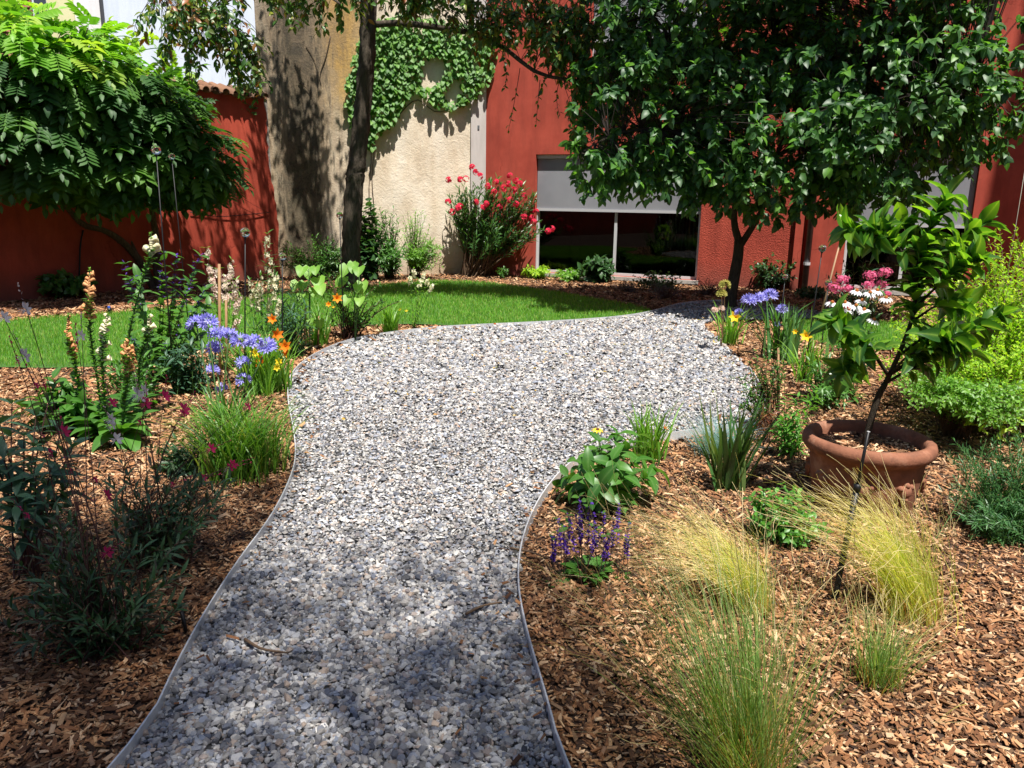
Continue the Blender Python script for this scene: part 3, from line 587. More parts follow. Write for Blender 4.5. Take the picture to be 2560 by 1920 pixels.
def bush(name, label, cat, base, ells, nsh, nl, size, tp, lm, sm, rng, group=None, obj=300, r0=.004, t0=.25, ang=.95, whorl=1, grav=.1, upk=.35, up=.5, shell=.5, spread=.05, prof=None, bow=0.):
    """shrub: shoots from the foot to points of its outline, leaves along them"""
    rt = thing(name, label, cat, base, group); w_ = np.array([e[1][0]*e[1][2] for e in ells]); w_ = w_/w_.sum(); ms = []; st = MB()
    for (c, r), k in zip(ells, w_):
        for e in ellips(rng, max(1, int(nsh*k)), c, r, shell):
            e[2] = max(e[2], .03); b0 = np.asarray(base) + A(rng.normal(0, spread), rng.normal(0, spread), -.01)
            cc = cv(b0, e, A(0, 0, upk*np.linalg.norm((e-b0)[:2])+bow) + rng.normal(0, .03, 3))
            st.tube(cc, np.linspace(r0, r0*.3, len(cc)), 4, rng.random(), False)
            ms.append(leaves_on(cc, nl, size, rng, t0, 1., ang, whorl, prof, grav, up=up))
    st.build('stems', sm, rt); ms = np.concatenate(ms)
    if obj: pieces(rt, tp, ms, lm, 'leaf', 'foliage', obj)
    else: MB().inst(tp, ms, rng.random(len(ms))).build('foliage', lm, rt, 'stuff', True)
    return rt
def tuft(name, label, cat, base, n, h, wd, mat, rng, group=None, spread=.04, th0=(.05, .5), th1=(.5, 1.6), lean=None, K=5, pw=1.3, hv=.35, azr=None, part='blades', rt=None, taper=1.):
    rt = rt or thing(name, label, cat, base, group)
    b0 = np.asarray(base) + np.c_[rng.normal(0, spread, n), rng.normal(0, spread, n), np.full(n, -.005)]
    az = rng.uniform(0, 6.283, n) if azr is None else rng.uniform(azr[0], azr[1], n)
    v, q, r, c = blades(b0, az, rng.uniform(*th0, n), rng.uniform(*th1, n), h*rng.uniform(1-hv, 1+hv*.4, n), wd*rng.uniform(.7, 1.2, n), K, pw, lean, rng, taper)
    MB().add(v, q, None, r).build(part, mat, rt, 'stuff', True); return rt, c
# shared leaf shapes and colours
L_ov = leaf('ovate', .52, 6, .12, .55); L_la = leaf('lance', .24, 4, .15, .5); L_na = leaf('lance', .15, 3, .1, .35); L_he = leaf('heart', .85, 6, .1, .5, .02); L_ob = leaf('oblong', .45, 5, .12, .6); L_sm = leaf('ovate', .55, 3, .15, .4); L_iv = leaf('heart', 1.0, 4, .12, .4); L_pt = leaf('obovate', .42, 4, -.1, .5); L_pn = leaf('oblong', .26, 4, -.1, -.5); L_pd = leaf('oblong', .27, 4, -.1, 1.1)
g_dark = leafmat('leaf_dark_green', [(.018,.055,.02),(.03,.085,.025),(.045,.12,.03),(.025,.07,.028)], .25, .36, (.09,.17,.06))
g_mid = leafmat('leaf_mid_green', [(.03,.11,.015),(.055,.17,.02),(.08,.21,.03),(.04,.13,.02)], .3, .42, (.13,.25,.07))
g_lit = leafmat('leaf_light_green', [(.09,.23,.02),(.13,.30,.03),(.18,.36,.05),(.11,.26,.03)], .38, .45)
g_yel = leafmat('leaf_golden_green', [(.20,.40,.02),(.32,.50,.03),(.42,.56,.05),(.16,.34,.02),(.27,.46,.03)], .38, .5)
g_blu = leafmat('leaf_blue_green', [(.03,.085,.045),(.045,.11,.06),(.06,.14,.075)], .22, .45)
g_gau = leafmat('leaf_gaura', [(.025,.075,.03),(.045,.11,.045),(.05,.12,.05),(.06,.05,.03)], .22, .5)
g_stem = plain('green_stem', (.06,.13,.03), .6); d_stem = plain('dark_red_stem', (.07,.028,.022), .7); w_stem = plain('woody_stem', (.12,.075,.045), .85); y_stem = plain('tan_stem', (.42,.28,.14), .7)
def petal(name, cols, tr=.35): return leafmat(name, cols, tr, .6, None, (1.3, 1.3, 1.3), .25)
f_blue = petal('petal_lavender_blue', [(.26,.25,.70),(.37,.36,.82),(.50,.49,.88),(.32,.28,.74)]); f_white = petal('petal_white', [(.75,.75,.78),(.85,.85,.86)]); f_pink = petal('petal_crimson_pink', [(.60,.025,.13),(.72,.05,.18),(.5,.02,.12)]); f_red = petal('petal_red', [(.62,.02,.065),(.74,.035,.09),(.54,.016,.06)])
f_pea = petal('petal_apricot', [(.80,.40,.16),(.86,.52,.25),(.72,.33,.13)]); f_cre = petal('petal_cream', [(.82,.76,.50),(.86,.82,.62)]); f_ora = petal('petal_orange', [(.80,.22,.012),(.88,.36,.02),(.72,.14,.01)]); f_yel = petal('petal_yellow', [(.86,.58,.02),(.9,.68,.04)]); f_pur = petal('petal_violet', [(.09,.035,.36),(.15,.06,.5),(.2,.08,.5)]); f_blush = petal('petal_blush', [(.80,.62,.52),(.84,.74,.62),(.8,.55,.5)]); f_mag = petal('petal_rose_pink', [(.62,.10,.22),(.7,.16,.3)]); f_allium = petal('petal_allium', [(.42,.42,.10),(.55,.5,.16)])
M_trunkL = bark('dark_bark', (.025,.019,.016), (.14,.105,.085), 26); M_trunkR = bark('grey_brown_bark', (.03,.022,.018), (.13,.10,.08), 45); M_vine = bark('vine_bark', (.05,.03,.02), (.20,.14,.10), 40); M_twig = plain('dark_twig', (.035,.026,.022), .9)

def tree_crown(rt, clusters, limbs, ncl, nl, size, tp, lm, tw, rng, droop=.15, clen=.35, twr=.006, limit=300, shell=.45, ang=.9, grav=.25, keep=None, up=.6):
    """leafy twigs fill the crown; every twig starts on the nearest limb"""
    lp = np.concatenate(limbs); st = MB(); ms = []
    vol = np.array([r[0]*r[1]*r[2] for c, r in clusters])**.75; vol = vol/vol.sum()
    for (c, r), k in zip(clusters, vol):
        for e in ellips(rng, max(2, int(ncl*k)), c, r, shell):
            if keep is not None and not keep(e): continue
            j = np.argmin(np.linalg.norm(lp-e, axis=1) + rng.uniform(0, .3, len(lp))); b0 = lp[j]
            outv = unit(e-b0 + 1e-6); e2 = e + outv*clen*rng.uniform(.2, .6) - UPV*droop*rng.uniform(.3, 1.2)
            cc = np.concatenate([cv(b0, e, A(0, 0, .12*np.linalg.norm(e-b0)) + rng.normal(0, .06, 3), 5)[:-1], cv(e, e2, A(0, 0, .05), 5)])
            st.tube(cc, np.linspace(twr, twr*.28, len(cc)), 3, 0, False)
            ms.append(leaves_on(cc, nl, size, rng, .5, 1., ang, 1, None, grav, .3, up))
    st.build('twigs', tw, rt, 'stuff'); ms = np.concatenate(ms)
    pieces(rt, tp, ms, lm, 'leaf', 'crown', limit); return rt
# ------------------------------------------------------------------ trees
rng = np.random.default_rng(11)
B = G(1828, 771); Y = B[1]
rt = thing('persimmon_tree', 'broad dark green tree with a slim forked trunk in front of the red house', 'tree', B)
tr_pts = path([B-A(0,0,.05), P(1826,745,Y), P(1836,690,Y), P(1845,640,Y), P(1848,600,Y)], 12)
lim1 = path([P(1848,605,Y), P(1836,560,Y), P(1838,500,Y-.05), P(1850,380,Y-.2), P(1800,250,Y-.4), P(1700,180,Y-.5)], 14)
lim2 = path([P(1852,612,Y), P(1885,560,Y), P(1915,500,Y), P(1935,400,Y-.2), P(2010,280,Y-.6), P(2150,180,Y-1.)], 14)
lim3 = path([lim1[6], P(1900,200,Y), P(1950,60,Y), P(2000,-80,Y)], 10); lim4 = path([lim2[8], P(2120,300,Y-1.), P(2300,240,Y-1.4), P(2440,200,Y-1.6)], 10); lim5 = path([lim1[7], P(1700,330,Y-.8), P(1560,330,Y-1.1), P(1450,380,Y-1.3)], 10); lim6 = path([lim1[9], P(1650,60,Y-.2), P(1560,-40,Y)], 8)
mb = MB(); k = len(tr_pts); mb.tube(tr_pts, np.linspace(.10, .072, k)*(1+.35*np.exp(-np.arange(k)*1.2)), 12); tk = mb.build('trunk', M_trunkR, rt, smooth=True)
for lm_, r_ in ((lim1, .062), (lim2, .055), (lim3, .04), (lim4, .035), (lim5, .03), (lim6, .03)): MB().tube(lm_, np.linspace(r_, r_*.3, len(lm_)), 8).build('limb', M_trunkR, rt, smooth=True)
L_per = leaf('ovate', .56, 3, .14, .75)
g_per = leafmat('persimmon_leaf', [(.02,.068,.026),(.036,.105,.034),(.055,.155,.03),(.026,.08,.03),(.13,.31,.03),(.036,.10,.03),(.07,.19,.03)], .4, .46, (.10,.2,.07))
E_ = lambda px, py, dY, rx, ry, rz: (P(px, py, dY), (rx, ry, rz))
tree_crown(rt, [E_(1620,270,11.3,1.25,1.2,1.15), E_(1950,330,11.1,1.5,1.6,1.2), E_(2240,270,10.7,1.4,1.5,1.25), E_(1700,20,11.8,1.7,1.6,1.3), E_(2150,-10,11.6,1.9,1.7,1.4), E_(2420,200,10.6,.75,1.,1.0), E_(1500,390,10.9,.5,.6,.42), E_(2120,430,10.9,.9,.8,.4), E_(1800,420,11.0,.9,.8,.5), E_(1620,390,11.0,.7,.6,.45), E_(1720,200,12.7,1.5,.6,1.2), E_(2150,200,12.5,1.7,.6,1.3), (A(3.6,10.6,6.2), (2.3,1.7,1.0)), (A(5.0,10.6,6.0), (1.6,1.5,.8))], [lim1[5:], lim2[5:], lim3, lim4, lim5, lim6], 3500, 11, .148, L_per, g_per, M_twig, rng)
# tree on the lawn edge with the dark leaning trunk
rng = np.random.default_rng(12)
B = G(886, 729); Y = B[1]
rt = thing('lawn_tree', 'tree with a dark rough leaning trunk standing on the lawn before the cream wall', 'tree', B)
tp_ = path([B-A(0,0,.05), P(880,690,Y), P(878,600,Y), P(886,463,Y), P(894,395,Y), P(905,285,Y), P(916,160,Y), P(920,47,Y), P(915,-80,Y), P(905,-220,Y)], 90)
rr = np.linspace(.165, .115, 90); rr[:6] += np.linspace(.05, 0, 6); rr = rr*(1+.05*np.sin(np.arange(90)*.9)*np.sin(np.arange(90)*.37)); mb = MB(); mb.tube(tp_, rr, 22)
v = mb.V[0]; v += np.random.default_rng(2).normal(0, .009, v.shape); mb.build('trunk', M_trunkL, rt, smooth=True)
b1 = path([P(925,62,Y), P(1000,58,Y-.2), P(1090,68,Y-.5), P(1180,84,Y-.8), P(1260,120,Y-1.), P(1340,180,Y-1.2), P(1430,200,Y-1.3), P(1500,190,Y-1.4)], 18); b2 = path([P(918,0,Y), P(800,-60,Y-.6), P(640,-40,Y-1.2), P(520,40,Y-1.8)], 12); b3 = path([P(915,-60,Y), P(1000,-160,Y-1), P(1250,-200,Y-1.5), P(1420,-100,Y-1.6)], 12); b4 = path([P(910,-150,Y), P(700,-260,Y-1), P(480,-180,Y-2), P(400,-20,Y-2.2)], 12); b5 = path([P(906,-220,Y), P(930,-420,Y-1.2), P(1100,-600,Y-2.2)], 10); b7 = path([P(1180,84,Y-.8), P(1290,70,Y-1.), P(1400,40,Y-1.2), P(1480,60,Y-1.4)], 10); b6 = path([P(916,-40,Y), P(850,-40,Y-1.5), P(830,-10,Y-2.6), P(850,10,Y-3.2)], 10)
for bb, r_ in ((b1, .055), (b2, .05), (b3, .06), (b4, .05), (b5, .07), (b6, .04), (b7, .025)): MB().tube(bb, np.linspace(r_, r_*.3, len(bb)), 8).build('limb', M_trunkL, rt, smooth=True)
L_pear = leaf('ovate', .46, 4, .14, .6)
g_pear = leafmat('lawn_tree_leaf', [(.03,.085,.02),(.05,.13,.025),(.08,.19,.03),(.035,.09,.022),(.24,.27,.03),(.05,.12,.025),(.30,.10,.03)], .3, .4)
tree_crown(rt, [E_(470,30,11.2,.75,.7,.55), E_(600,110,11.4,.45,.5,.5), E_(1400,60,12.2,.75,.8,.8), E_(1480,200,12.0,.4,.5,.55), E_(1250,40,12.4,.9,.7,.45), E_(760,-60,11.5,1.0,.9,.45), E_(1050,-50,11.8,1.1,.9,.45)], [b1[4:], b2[3:], b3[3:], b4[4:], b6, b7], 820, 9, .12, L_pear, g_pear, M_twig, rng, .25, .4, .006, 260, .2)
# unseen upper crown, added above the picture to shade lawn, trees and walls
ms = []; st = MB(); lp = np.concatenate([b5, b3, b4])
for c, r, k in ((A(-1.0,11.2,7.0), (2.2,1.6,.9), 170), (A(1.4,11.,7.0), (1.8,1.6,.8), 200), (A(2.6,10.4,7.2), (1.2,1.4,.7), 120), (A(-4.4,13.0,6.2), (1.5,1.1,.6), 75), (A(-3.2,13.6,6.4), (1.2,.9,.5), 40), (A(-3.7,14.7,6.6), (1.1,.6,.8), 50), (A(-4.3,14.4,7.6), (.9,.6,.7), 36)):
    for e in ellips(rng, k, c, r, .2):
        b0 = lp[np.argmin(np.linalg.norm(lp-e, axis=1))]; cc = cv(b0, e, A(0, 0, .2), 6); st.tube(cc, np.linspace(.012, .003, 6), 3, 0, False); ms.append(leaves_on(cc, 9, .15, rng, .55, 1., 1., 1, None, .2, .4, .7))
st.build('upper_twigs', M_twig, rt, 'stuff'); ms = np.concatenate(ms); MB().inst(leaf('ovate', .5, 2, .1, .5), ms, rng.random(len(ms))).build('upper_crown', g_pear, rt, 'stuff', True)
# sprays hanging down with little dark fruits
for a_, b_ in (((1300,170), (1270,330)), ((1350,200), (1340,310)), ((1400,200), (1400,290)), ((1255,140), (1262,220)), ((1440,210), (1452,300))):
    cc = cv(P(*a_, 12.3), P(*b_, 12.2), A(rng.normal(0, .1), 0, 0), 9); sp = MB().tube(cc, np.linspace(.006, .003, 9), 5).build('hanging_twig', M_twig, rt)
    pieces(rt, L_pear, leaves_on(cc, 9, .09, rng, .3, 1., .9), g_pear)
# tree behind the viewer: only its shade is in the picture
rng = np.random.default_rng(13); B = A(-.4, -5.6, 0)
rt = thing('shade_tree', 'tree behind the viewer that shades the near end of the gravel', 'tree', B)
tk_ = path([B-A(0,0,.1), B+A(.1,.2,3.5), B+A(.3,.5,7.2), B+A(.7,.9,10.4)], 12); MB().tube(tk_, np.linspace(.3, .14, 12), 10).build('trunk', M_trunkL, rt, smooth=True)
lms = [path([tk_[-1], tk_[-1]+A(*d)], 6) for d in ((1.2,.9,1.8), (2.2,1.6,1.8), (-1.8,1.8,1.8), (-.3,2.4,1.6), (.4,.8,2.6))]
for q_ in lms: MB().tube(q_, np.linspace(.08, .03, 6), 7).build('limb', M_trunkL, rt)
lv = []                                # many small high leaves, set sunward of the wanted shade so it blends evenly
while len(lv) < 15000:
    x, y = rng.uniform(-4.2, 2.6), rng.uniform(.6, 4.9)
    edge = 3.15 + .35*math.sin(x*2.2) if x > -1.2 else 3.6 + .5*math.sin(x*3.1)
    dn = np.clip((edge-y)/1.5+.5, 0, 1)*(1. if x < -.9 else .8 if x < .15 else max(.03, .5-1.1*(x-.15)))
    if rng.random() < dn: h = rng.uniform(11.8, 14.2); lv.append((x+h*.162, y-h*.378, h))
lv = np.array(lv); st = MB(); lp = np.concatenate(lms)
for e in lv[::30]: b0 = lp[np.argmin(np.linalg.norm(lp-e, axis=1))]; cc = cv(b0, e, A(0, 0, .3), 6); st.tube(cc, np.linspace(.014, .003, 6), 3, 0, False)
st.build('twigs', M_twig, rt, 'stuff'); MB().inst(leaf('ovate', .55, 2, .1, .5), frames(lv, rng.normal(0, 1, lv.shape)*A(1,1,.35), UPV+rng.normal(0, .4, lv.shape), rng.uniform(.07, .11, len(lv))), rng.random(len(lv))).build('crown', g_pear, rt, 'stuff', True)
# ------------------------------------------------------------------ wisteria on the left wall
rng = np.random.default_rng(14)
B = G(390, 724); rt = thing('wisteria', 'huge wisteria with bright green top spilling over the red wall on the left', 'climber', B)
Yw = B[1]
tr1 = path([B-A(0,0,.05), P(365,680,Yw), P(340,640,Yw-.1), P(300,600,Yw-.3), P(255,575,Yw-.5), P(205,560,Yw-.8), P(150,500,Yw-1.2), P(60,430,Yw-1.9)], 20); tr2 = path([B+A(.06,.02,-.05), P(392,660,Yw), P(393,620,Yw-.05), P(385,560,Yw-.2), P(370,480,Yw-.3), P(330,350,Yw-.5)], 16); tr3 = path([P(300,605,Yw-.3), P(255,560,Yw-.3), P(215,530,Yw-.3), P(170,420,Yw-.6), P(200,250,Yw-.8)], 14); tr4 = path([P(345,640,Yw-.1), P(310,560,Yw-.1), P(300,480,Yw-.2)], 8)
for t_, r_ in ((tr1, .075), (tr2, .075), (tr3, .045), (tr4, .025)): MB().tube(t_, np.linspace(r_, r_*.45, len(t_)), 10).build('stem', M_vine, rt, smooth=True)
def compound(n, L, tp, w0):
    it = []
    for i in range(n):
        t = .25+.75*i/n
        for s in (-1, 1): it.append((tp, trans(0, t*L, -.25*L*t*t) @ rotz(-s*1.05) @ rotx(-.15) @ scl(w0*(1.05-.35*abs(t-.55)))))
    it.append((tp, trans(0, L, -.25*L) @ rotx(-.5) @ scl(w0*.72)))
    rch = [(-.006*L, 0, 0), (.006*L, 0, 0), (.004*L, L, -.25*L), (-.004*L, L, -.25*L)]
    return tjoin(it + [(T(rch, [(0, 1, 2, 3)]), np.eye(4))])
L_wl = leaf('ovate', .46, 3, .14, .45); L_wis = compound(5, 1., L_wl, .5)
g_wis = leafmat('wisteria_leaf', [(.02,.07,.016),(.032,.10,.018),(.05,.14,.02),(.026,.085,.016),(.09,.21,.025),(.03,.09,.018)], .32, .55)  # dark leaves: shade on the front is put into the colour
ms = []; st = MB()
WCL = [(E_(40,180,11.0,1.1,.8,.75), 260), (E_(200,210,11.5,1.0,.8,.75), 270), (E_(330,310,12.0,.9,.8,.75), 250), (E_(450,375,12.5,.75,.75,.6), 190), (E_(50,330,10.9,1.0,.8,.6), 190), (E_(220,385,11.6,.9,.7,.5), 170), (E_(390,250,12.5,.6,.6,.4), 60), (E_(525,425,13.0,.38,.5,.3), 40), (E_(300,440,12.0,.6,.6,.3), 50)]
for (c, r), k in WCL:
    e = ellips(rng, k, c, r, .6); outw = unit((e-c)/np.asarray(r)); outw = unit(outw*A(.7,.7,.5) + A(.25,-.75,0)*rng.uniform(.2, 1, (k, 1)) + A(0,0,.1))
    d = outw - UPV*rng.uniform(.35, .95, (k, 1)); up_ = outw + UPV*.8
    ms.append(frames(e, d, up_, rng.uniform(.30, .48, k)))
    for x in e[::4]: st.tube(cv(c-A(0,0,.2), x, rng.normal(0, .1, 3), 5), .006, 4, 0, False)
# top sprays, tile edge tips
e = np.array([P(x, y, yy) for x, y, yy in [(20,75,11),(60,90,11),(100,60,11),(140,100,11.3),(170,90,11.4),(210,130,11.6),(250,95,11.7),(265,110,11.7),(290,150,12),(310,180,12.2),(330,150,12.3),(360,190,12.5),(395,165,12.8),(430,180,13),(460,190,13),(470,220,13),(500,250,13.2),(430,220,12.9)]])
e = np.repeat(e, 3, 0) + rng.normal(0, .1, (len(e)*3, 3)); ms.append(frames(e, rng.normal(0, .6, e.shape) + A(.1,-.3,.35), rng.normal(0, .3, e.shape)+A(0,-.3,1), rng.uniform(.25, .4, len(e))))
ms = np.concatenate(ms); st.build('twigs', M_vine, rt, 'stuff'); young = (ms[:, 2, 3] > 3.15 + .35*rng.random(len(ms)))  # mask picks the high leaves, which get the sunlit colour
g_sunwis = leafmat('sunlit_wisteria_leaf', [(.09,.24,.02),(.14,.33,.022),(.2,.4,.03),(.07,.2,.02),(.3,.42,.05)], .38, .5); kind_ = rng.integers(0, 3, len(ms))  # lighter copy for the top leaves: sunlight there is painted into the colour
for kk, tpl in enumerate((L_wis, compound(4, 1., leaf('ovate', .5, 3, .2, .8), .5), compound(6, 1., leaf('ovate', .4, 3, .05, .2), .4))):
    pieces(rt, tpl, ms[~young & (kind_ == kk)], g_wis, 'leaf', 'crown', 74); pieces(rt, tpl, ms[young & (kind_ == kk)], g_sunwis, 'leaf', 'sunlit_crown', 26)
for a_, b_ in (((290,120), (410,98)), ((300,150), (400,120)), ((270,100), (330,95)), ((40,60), (55,10)), ((80,70), (95,30))):
    cc = cv(P(*a_, 12.), P(*b_, 12.), A(0, 0, .08), 7); MB().tube(cc, .006, 4).build('tendril', g_lit, rt); pieces(rt, L_wis, leaves_on(cc, 5, .2, rng, .4, 1., .9), g_yel, 'leaf')
# ------------------------------------------------------------------ ivy on the cream wall
rng = np.random.default_rng(15)
B = G(925, 690); rt = thing('ivy', 'bright green ivy hanging in a ring on the cream wall beside the dark trunk', 'climber', B)
IVP = [[(1000,40),(1090,50),(1230,80),(1232,180),(1200,235),(1170,255),(1130,275),(1080,265),(1045,235),(1035,225),(1020,240),(1005,265),(985,310),(965,320),(940,340),(930,380),(915,370),(880,330),(868,280),(862,215),(880,150),(900,90),(940,50)]]
HOL = [[(1058,150),(1085,140),(1110,150),(1112,180),(1098,205),(1068,222),(1048,220),(1050,185)], [(1125,205),(1150,195),(1152,225),(1140,250),(1118,258),(1108,235)]]
c_ = []
while len(c_) < 2300:
    x, y = rng.uniform(855, 1240), rng.uniform(40, 385); q_ = np.array([[x, y]])
    if inside(q_, np.array(IVP[0], float))[0] and not any(inside(q_, np.array(h, float))[0] for h in HOL): c_.append((x, y))
pp = np.array([hit(x, y, CO, CN) for x, y in c_]); pp = pp + CN*rng.uniform(.02, .19, (len(pp), 1))
d = -UPV*rng.uniform(.5, 1, (len(pp), 1)) + CN*rng.uniform(.1, .8, (len(pp), 1)) + CU*rng.normal(0, .5, (len(pp), 1)); nn = CN*.7 + UPV*rng.uniform(.2, 1., (len(pp), 1)) + rng.normal(0, .2, pp.shape)
g_ivy = leafmat('ivy_leaf', [(.045,.14,.02),(.075,.2,.025),(.11,.26,.03),(.05,.15,.022),(.16,.32,.04)], .3, .55)
pieces(rt, L_iv, frames(pp, d, nn, rng.uniform(.07, .115, len(pp))), g_ivy, 'leaf', 'foliage', 300)
for q_ in ([(925,690),(930,560),(922,480),(928,400),(925,360)], [(945,690),(940,600),(935,520),(930,440),(940,330)], [(826,90),(815,140),(800,185),(803,215)], [(765,115),(785,150),(800,200)], [(745,205),(770,225),(790,262)], [(985,300),(1040,250),(1090,280),(1150,265)]):
    MB().tube(path([hit(x, y, CO, CN)+CN*.02 for x, y in q_], 12), np.linspace(.013, .005, 12)*(1 if len(q_) > 3 else .6), 6).build('stem', M_vine, rt, smooth=True)
# the two weeds rooted in the wall corner
for k_, (x, y, s) in enumerate(((625,225,.32), (620,278,.24))):
    o_ = hit(x, y, CO, CN) + CN*.15; o_[1] -= .2
    bush('wall_plant', ('drooping dull green plant growing from the top of the wall at the coping end', 'small plant rooted in the wall just below another under the coping')[k_], 'plant', o_+A(0,.12,.05), [(o_, (s, s*.7, s*.7))], 40, 9, .055, L_sm, g_mid, w_stem, np.random.default_rng(40+k_), 'plants rooted in the old wall', 0, .003, .2, upk=.1)
# ------------------------------------------------------------------ flowers
FL6 = rosette(L_pn, 6, .55, .5); FL6w = rosette(leaf('ovate', .5, 5, .1, 1.3), 6, 1.05, .55); FL5 = rosette(leaf('obovate', .62, 3, .1, .4), 5, .25, .5)
GAU = tjoin([(leaf('obovate', .42, 4, .1, .3), rotz(a) @ rotx(.35) @ scl(.55)) for a in (-1.2, -.45, .45, 1.2)] + [(leaf('lance', .08, 3, 0, .3), rotz(a) @ rotx(.5) @ scl(.55)) for a in (2.4, 2.8, 3.2, 3.6)])
def cap(r, h, k=8, n=4):
    v = [(r*math.cos(i*math.pi/2/n)*math.cos(j*2*math.pi/k), r*math.cos(i*math.pi/2/n)*math.sin(j*2*math.pi/k), h*math.sin(i*math.pi/2/n)) for i in range(n) for j in range(k)] + [(0, 0, h)]
    return T(v, [(i*k+j, i*k+(j+1) % k, (i+1)*k+(j+1) % k, (i+1)*k+j) for i in range(n-1) for j in range(k)], [((n-1)*k+j, (n-1)*k+(j+1) % k, n*k) for j in range(k)])
BELL = T(lathe([(.05,0),(.16,.08),(.19,.35),(.24,.7),(.36,1.),(.31,.98),(.2,.6),(.14,.3)], 8).v[:, [0, 2, 1]]*A(1, 1, -1), lathe([(.05,0),(.16,.08),(.19,.35),(.24,.7),(.36,1.),(.31,.98),(.2,.6),(.14,.3)], 8).q)
def zmats(p, d, s):                    # template +Z along d
    p = np.atleast_2d(p); m = frames(p, d, A(.31, .22, .17), s); o = m.copy(); o[:, :3, 2] = m[:, :3, 1]; o[:, :3, 1] = m[:, :3, 2]; o[:, :3, 0] = -m[:, :3, 0]; o[:, :3, 0] *= -1; o[:, :3, 0] = np.cross(o[:, :3, 1], o[:, :3, 2])/np.linalg.norm(o[:, :3, 2], axis=1)[:, None]; return o
def floweron(rt, tp, p, d, s, mat, name='flower'): pieces(rt, tp, zmats(p, d, s), mat, name, 'flowers', 300)
def umbel(rt, c, r, n, mat, rng, name='flower_head', fl=.4):
    d = unit(rng.normal(0, 1, (n, 3)) + A(0, 0, .55)); d[:, 2] = np.abs(d[:, 2])*.9 - .15; d = unit(d); mb = MB()
    mb.inst(FL6, zmats(c + d*r*.55, d, np.full(n, r*1.0)*rng.uniform(.8, 1.1, n)), rng.random(n)); o = mb.build(name, mat, rt, None, True)
    st = MB()
    for x in d[::2]: st.tube([c, c + x*r*.6], .0014, 3, 0, False)
    st.build('flower_stalks', g_stem, o); return o
def agapanthus(label, base, heads, Y, lh, nb, rng, group, leafn=60, wd=.02):
    rt, _ = tuft('agapanthus', label, 'flower', base, leafn, lh, wd, g_mid, rng, group, .05, (.1, .6), (.7, 1.7), pw=1.5)
    for i, (x, y, r) in enumerate(heads):
        t = P(x, y, Y + rng.normal(0, .12)); b0 = base + A(rng.normal(0, .06), rng.normal(0, .05), 0)
        MB().tube(cv(b0, t, A((b0-t)[0]*-.12, 0, .05), 7), np.linspace(.006, .0045, 7), 6).build('stem', g_stem, rt, smooth=True); umbel(rt, t, r, 22 if r > .06 else 15, f_blue, rng)
    return rt
rng = np.random.default_rng(21)
agapanthus('clump of lavender blue agapanthus in front of the glass ball stakes on the left', G(572,1100), [(492,815,.085),(520,808,.08),(545,838,.08),(536,872,.07),(572,842,.075),(601,855,.075),(634,858,.07),(668,868,.08),(606,909,.06),(530,928,.06),(608,952,.06),(553,972,.055)], 5.05, .45, 60, rng, 'blue agapanthus clumps')
agapanthus('blue agapanthus with sword leaves growing beside the yellow lily, right of the gravel', G(1945,895), [(1872,752,.095),(1900,748,.085),(1925,742,.1),(1955,775,.075),(1848,782,.06),(1945,812,.05)], 7.9, .7, 60, rng, 'blue agapanthus clumps', 40, .03)
rt, _ = tuft('iris', 'fan of upright sword leaves under the blue agapanthus on the right', 'plant', G(1975,905), 34, .62, .045, leafmat('iris_leaf', [(.07,.19,.06),(.11,.25,.07),(.16,.3,.09)], .3, .4), np.random.default_rng(3), None, .1, (.02,.3), (.1,.7), K=5)
# grassy tufts and day lilies
def lily(name, label, base, n, h, wd, fls, Y, rng, mat=None, group='day lily clumps', th1=(.8,1.9), fm=None, spread=.05):
    rt, _ = tuft(name, label, 'flower' if fls else 'plant', base, n, h, wd, mat or g_lit, rng, group, spread, (.05,.45), th1, pw=1.6)
    for x, y, s, m_ in [(f0, f1, f2*.68, f3) for f0, f1, f2, f3 in fls]:
        t = P(x, y, Y + rng.normal(0, .04)); b0 = base + A(rng.normal(0, .04), 0, 0); cc = cv(b0, t, A(0, 0, .05), 6); MB().tube(cc, np.linspace(.004, .003, 6), 5).build('stem', g_stem, rt)
        d = A(rng.normal(0, .6), -.9, .35) if s > .04 else A(rng.normal(0, .5), -.2, .8)
        floweron(rt, FL6w if s > .04 else FL6, t, d, s*1.9, m_)
    return rt
rng = np.random.default_rng(22)
lily('ornamental_grass', 'arching fine green grass mound at the left edge of the gravel', G(604,1185), 470, .56, .0115, [], 4.2, rng, leafmat('fine_green_blade', [(.07,.2,.02),(.11,.27,.03),(.16,.33,.04),(.05,.15,.02),(.3,.36,.08)], .35, .45), 'grass mounds', (1.4,2.5), spread=.1)
lily('day_lily', 'day lily with orange flowers behind the blue agapanthus on the left', G(668,985), 190, .62, .014, [(690,838,.11,f_ora),(715,868,.12,f_ora),(722,884,.09,f_ora),(660,905,.12,f_ora),(640,885,.09,f_yel),(698,905,.07,f_yel),(690,920,.07,f_yel),(684,800,.09,f_ora)], 6.2, rng, spread=.09)
lily('day_lily', 'small day lily tuft between the hollyhock and the gravel edge', G(798,864), 60, .55, .022, [(835,770,.05,f_yel),(842,748,.12,f_ora),(822,762,.07,f_ora)], 8.3, rng)
lily('day_lily', 'yellow budded day lily tuft beside the pale snapdragon at the lawn edge', G(978,835), 55, .5, .022, [(1002,775,.05,f_yel),(1016,779,.05,f_yel)], 9.2, rng)
lily('day_lily', 'day lily with one yellow bloom beside the dried allium heads', G(1822,862), 50, .52, .022, [(1842,794,.15,f_yel)], 8.5, rng)
lily('day_lily', 'day lily with yellow buds right of the sword leaves, at a glass ball stake', G(2012,955), 50, .5, .018, [(1990,830,.06,f_yel),(2015,842,.12,f_yel)], 7., rng)
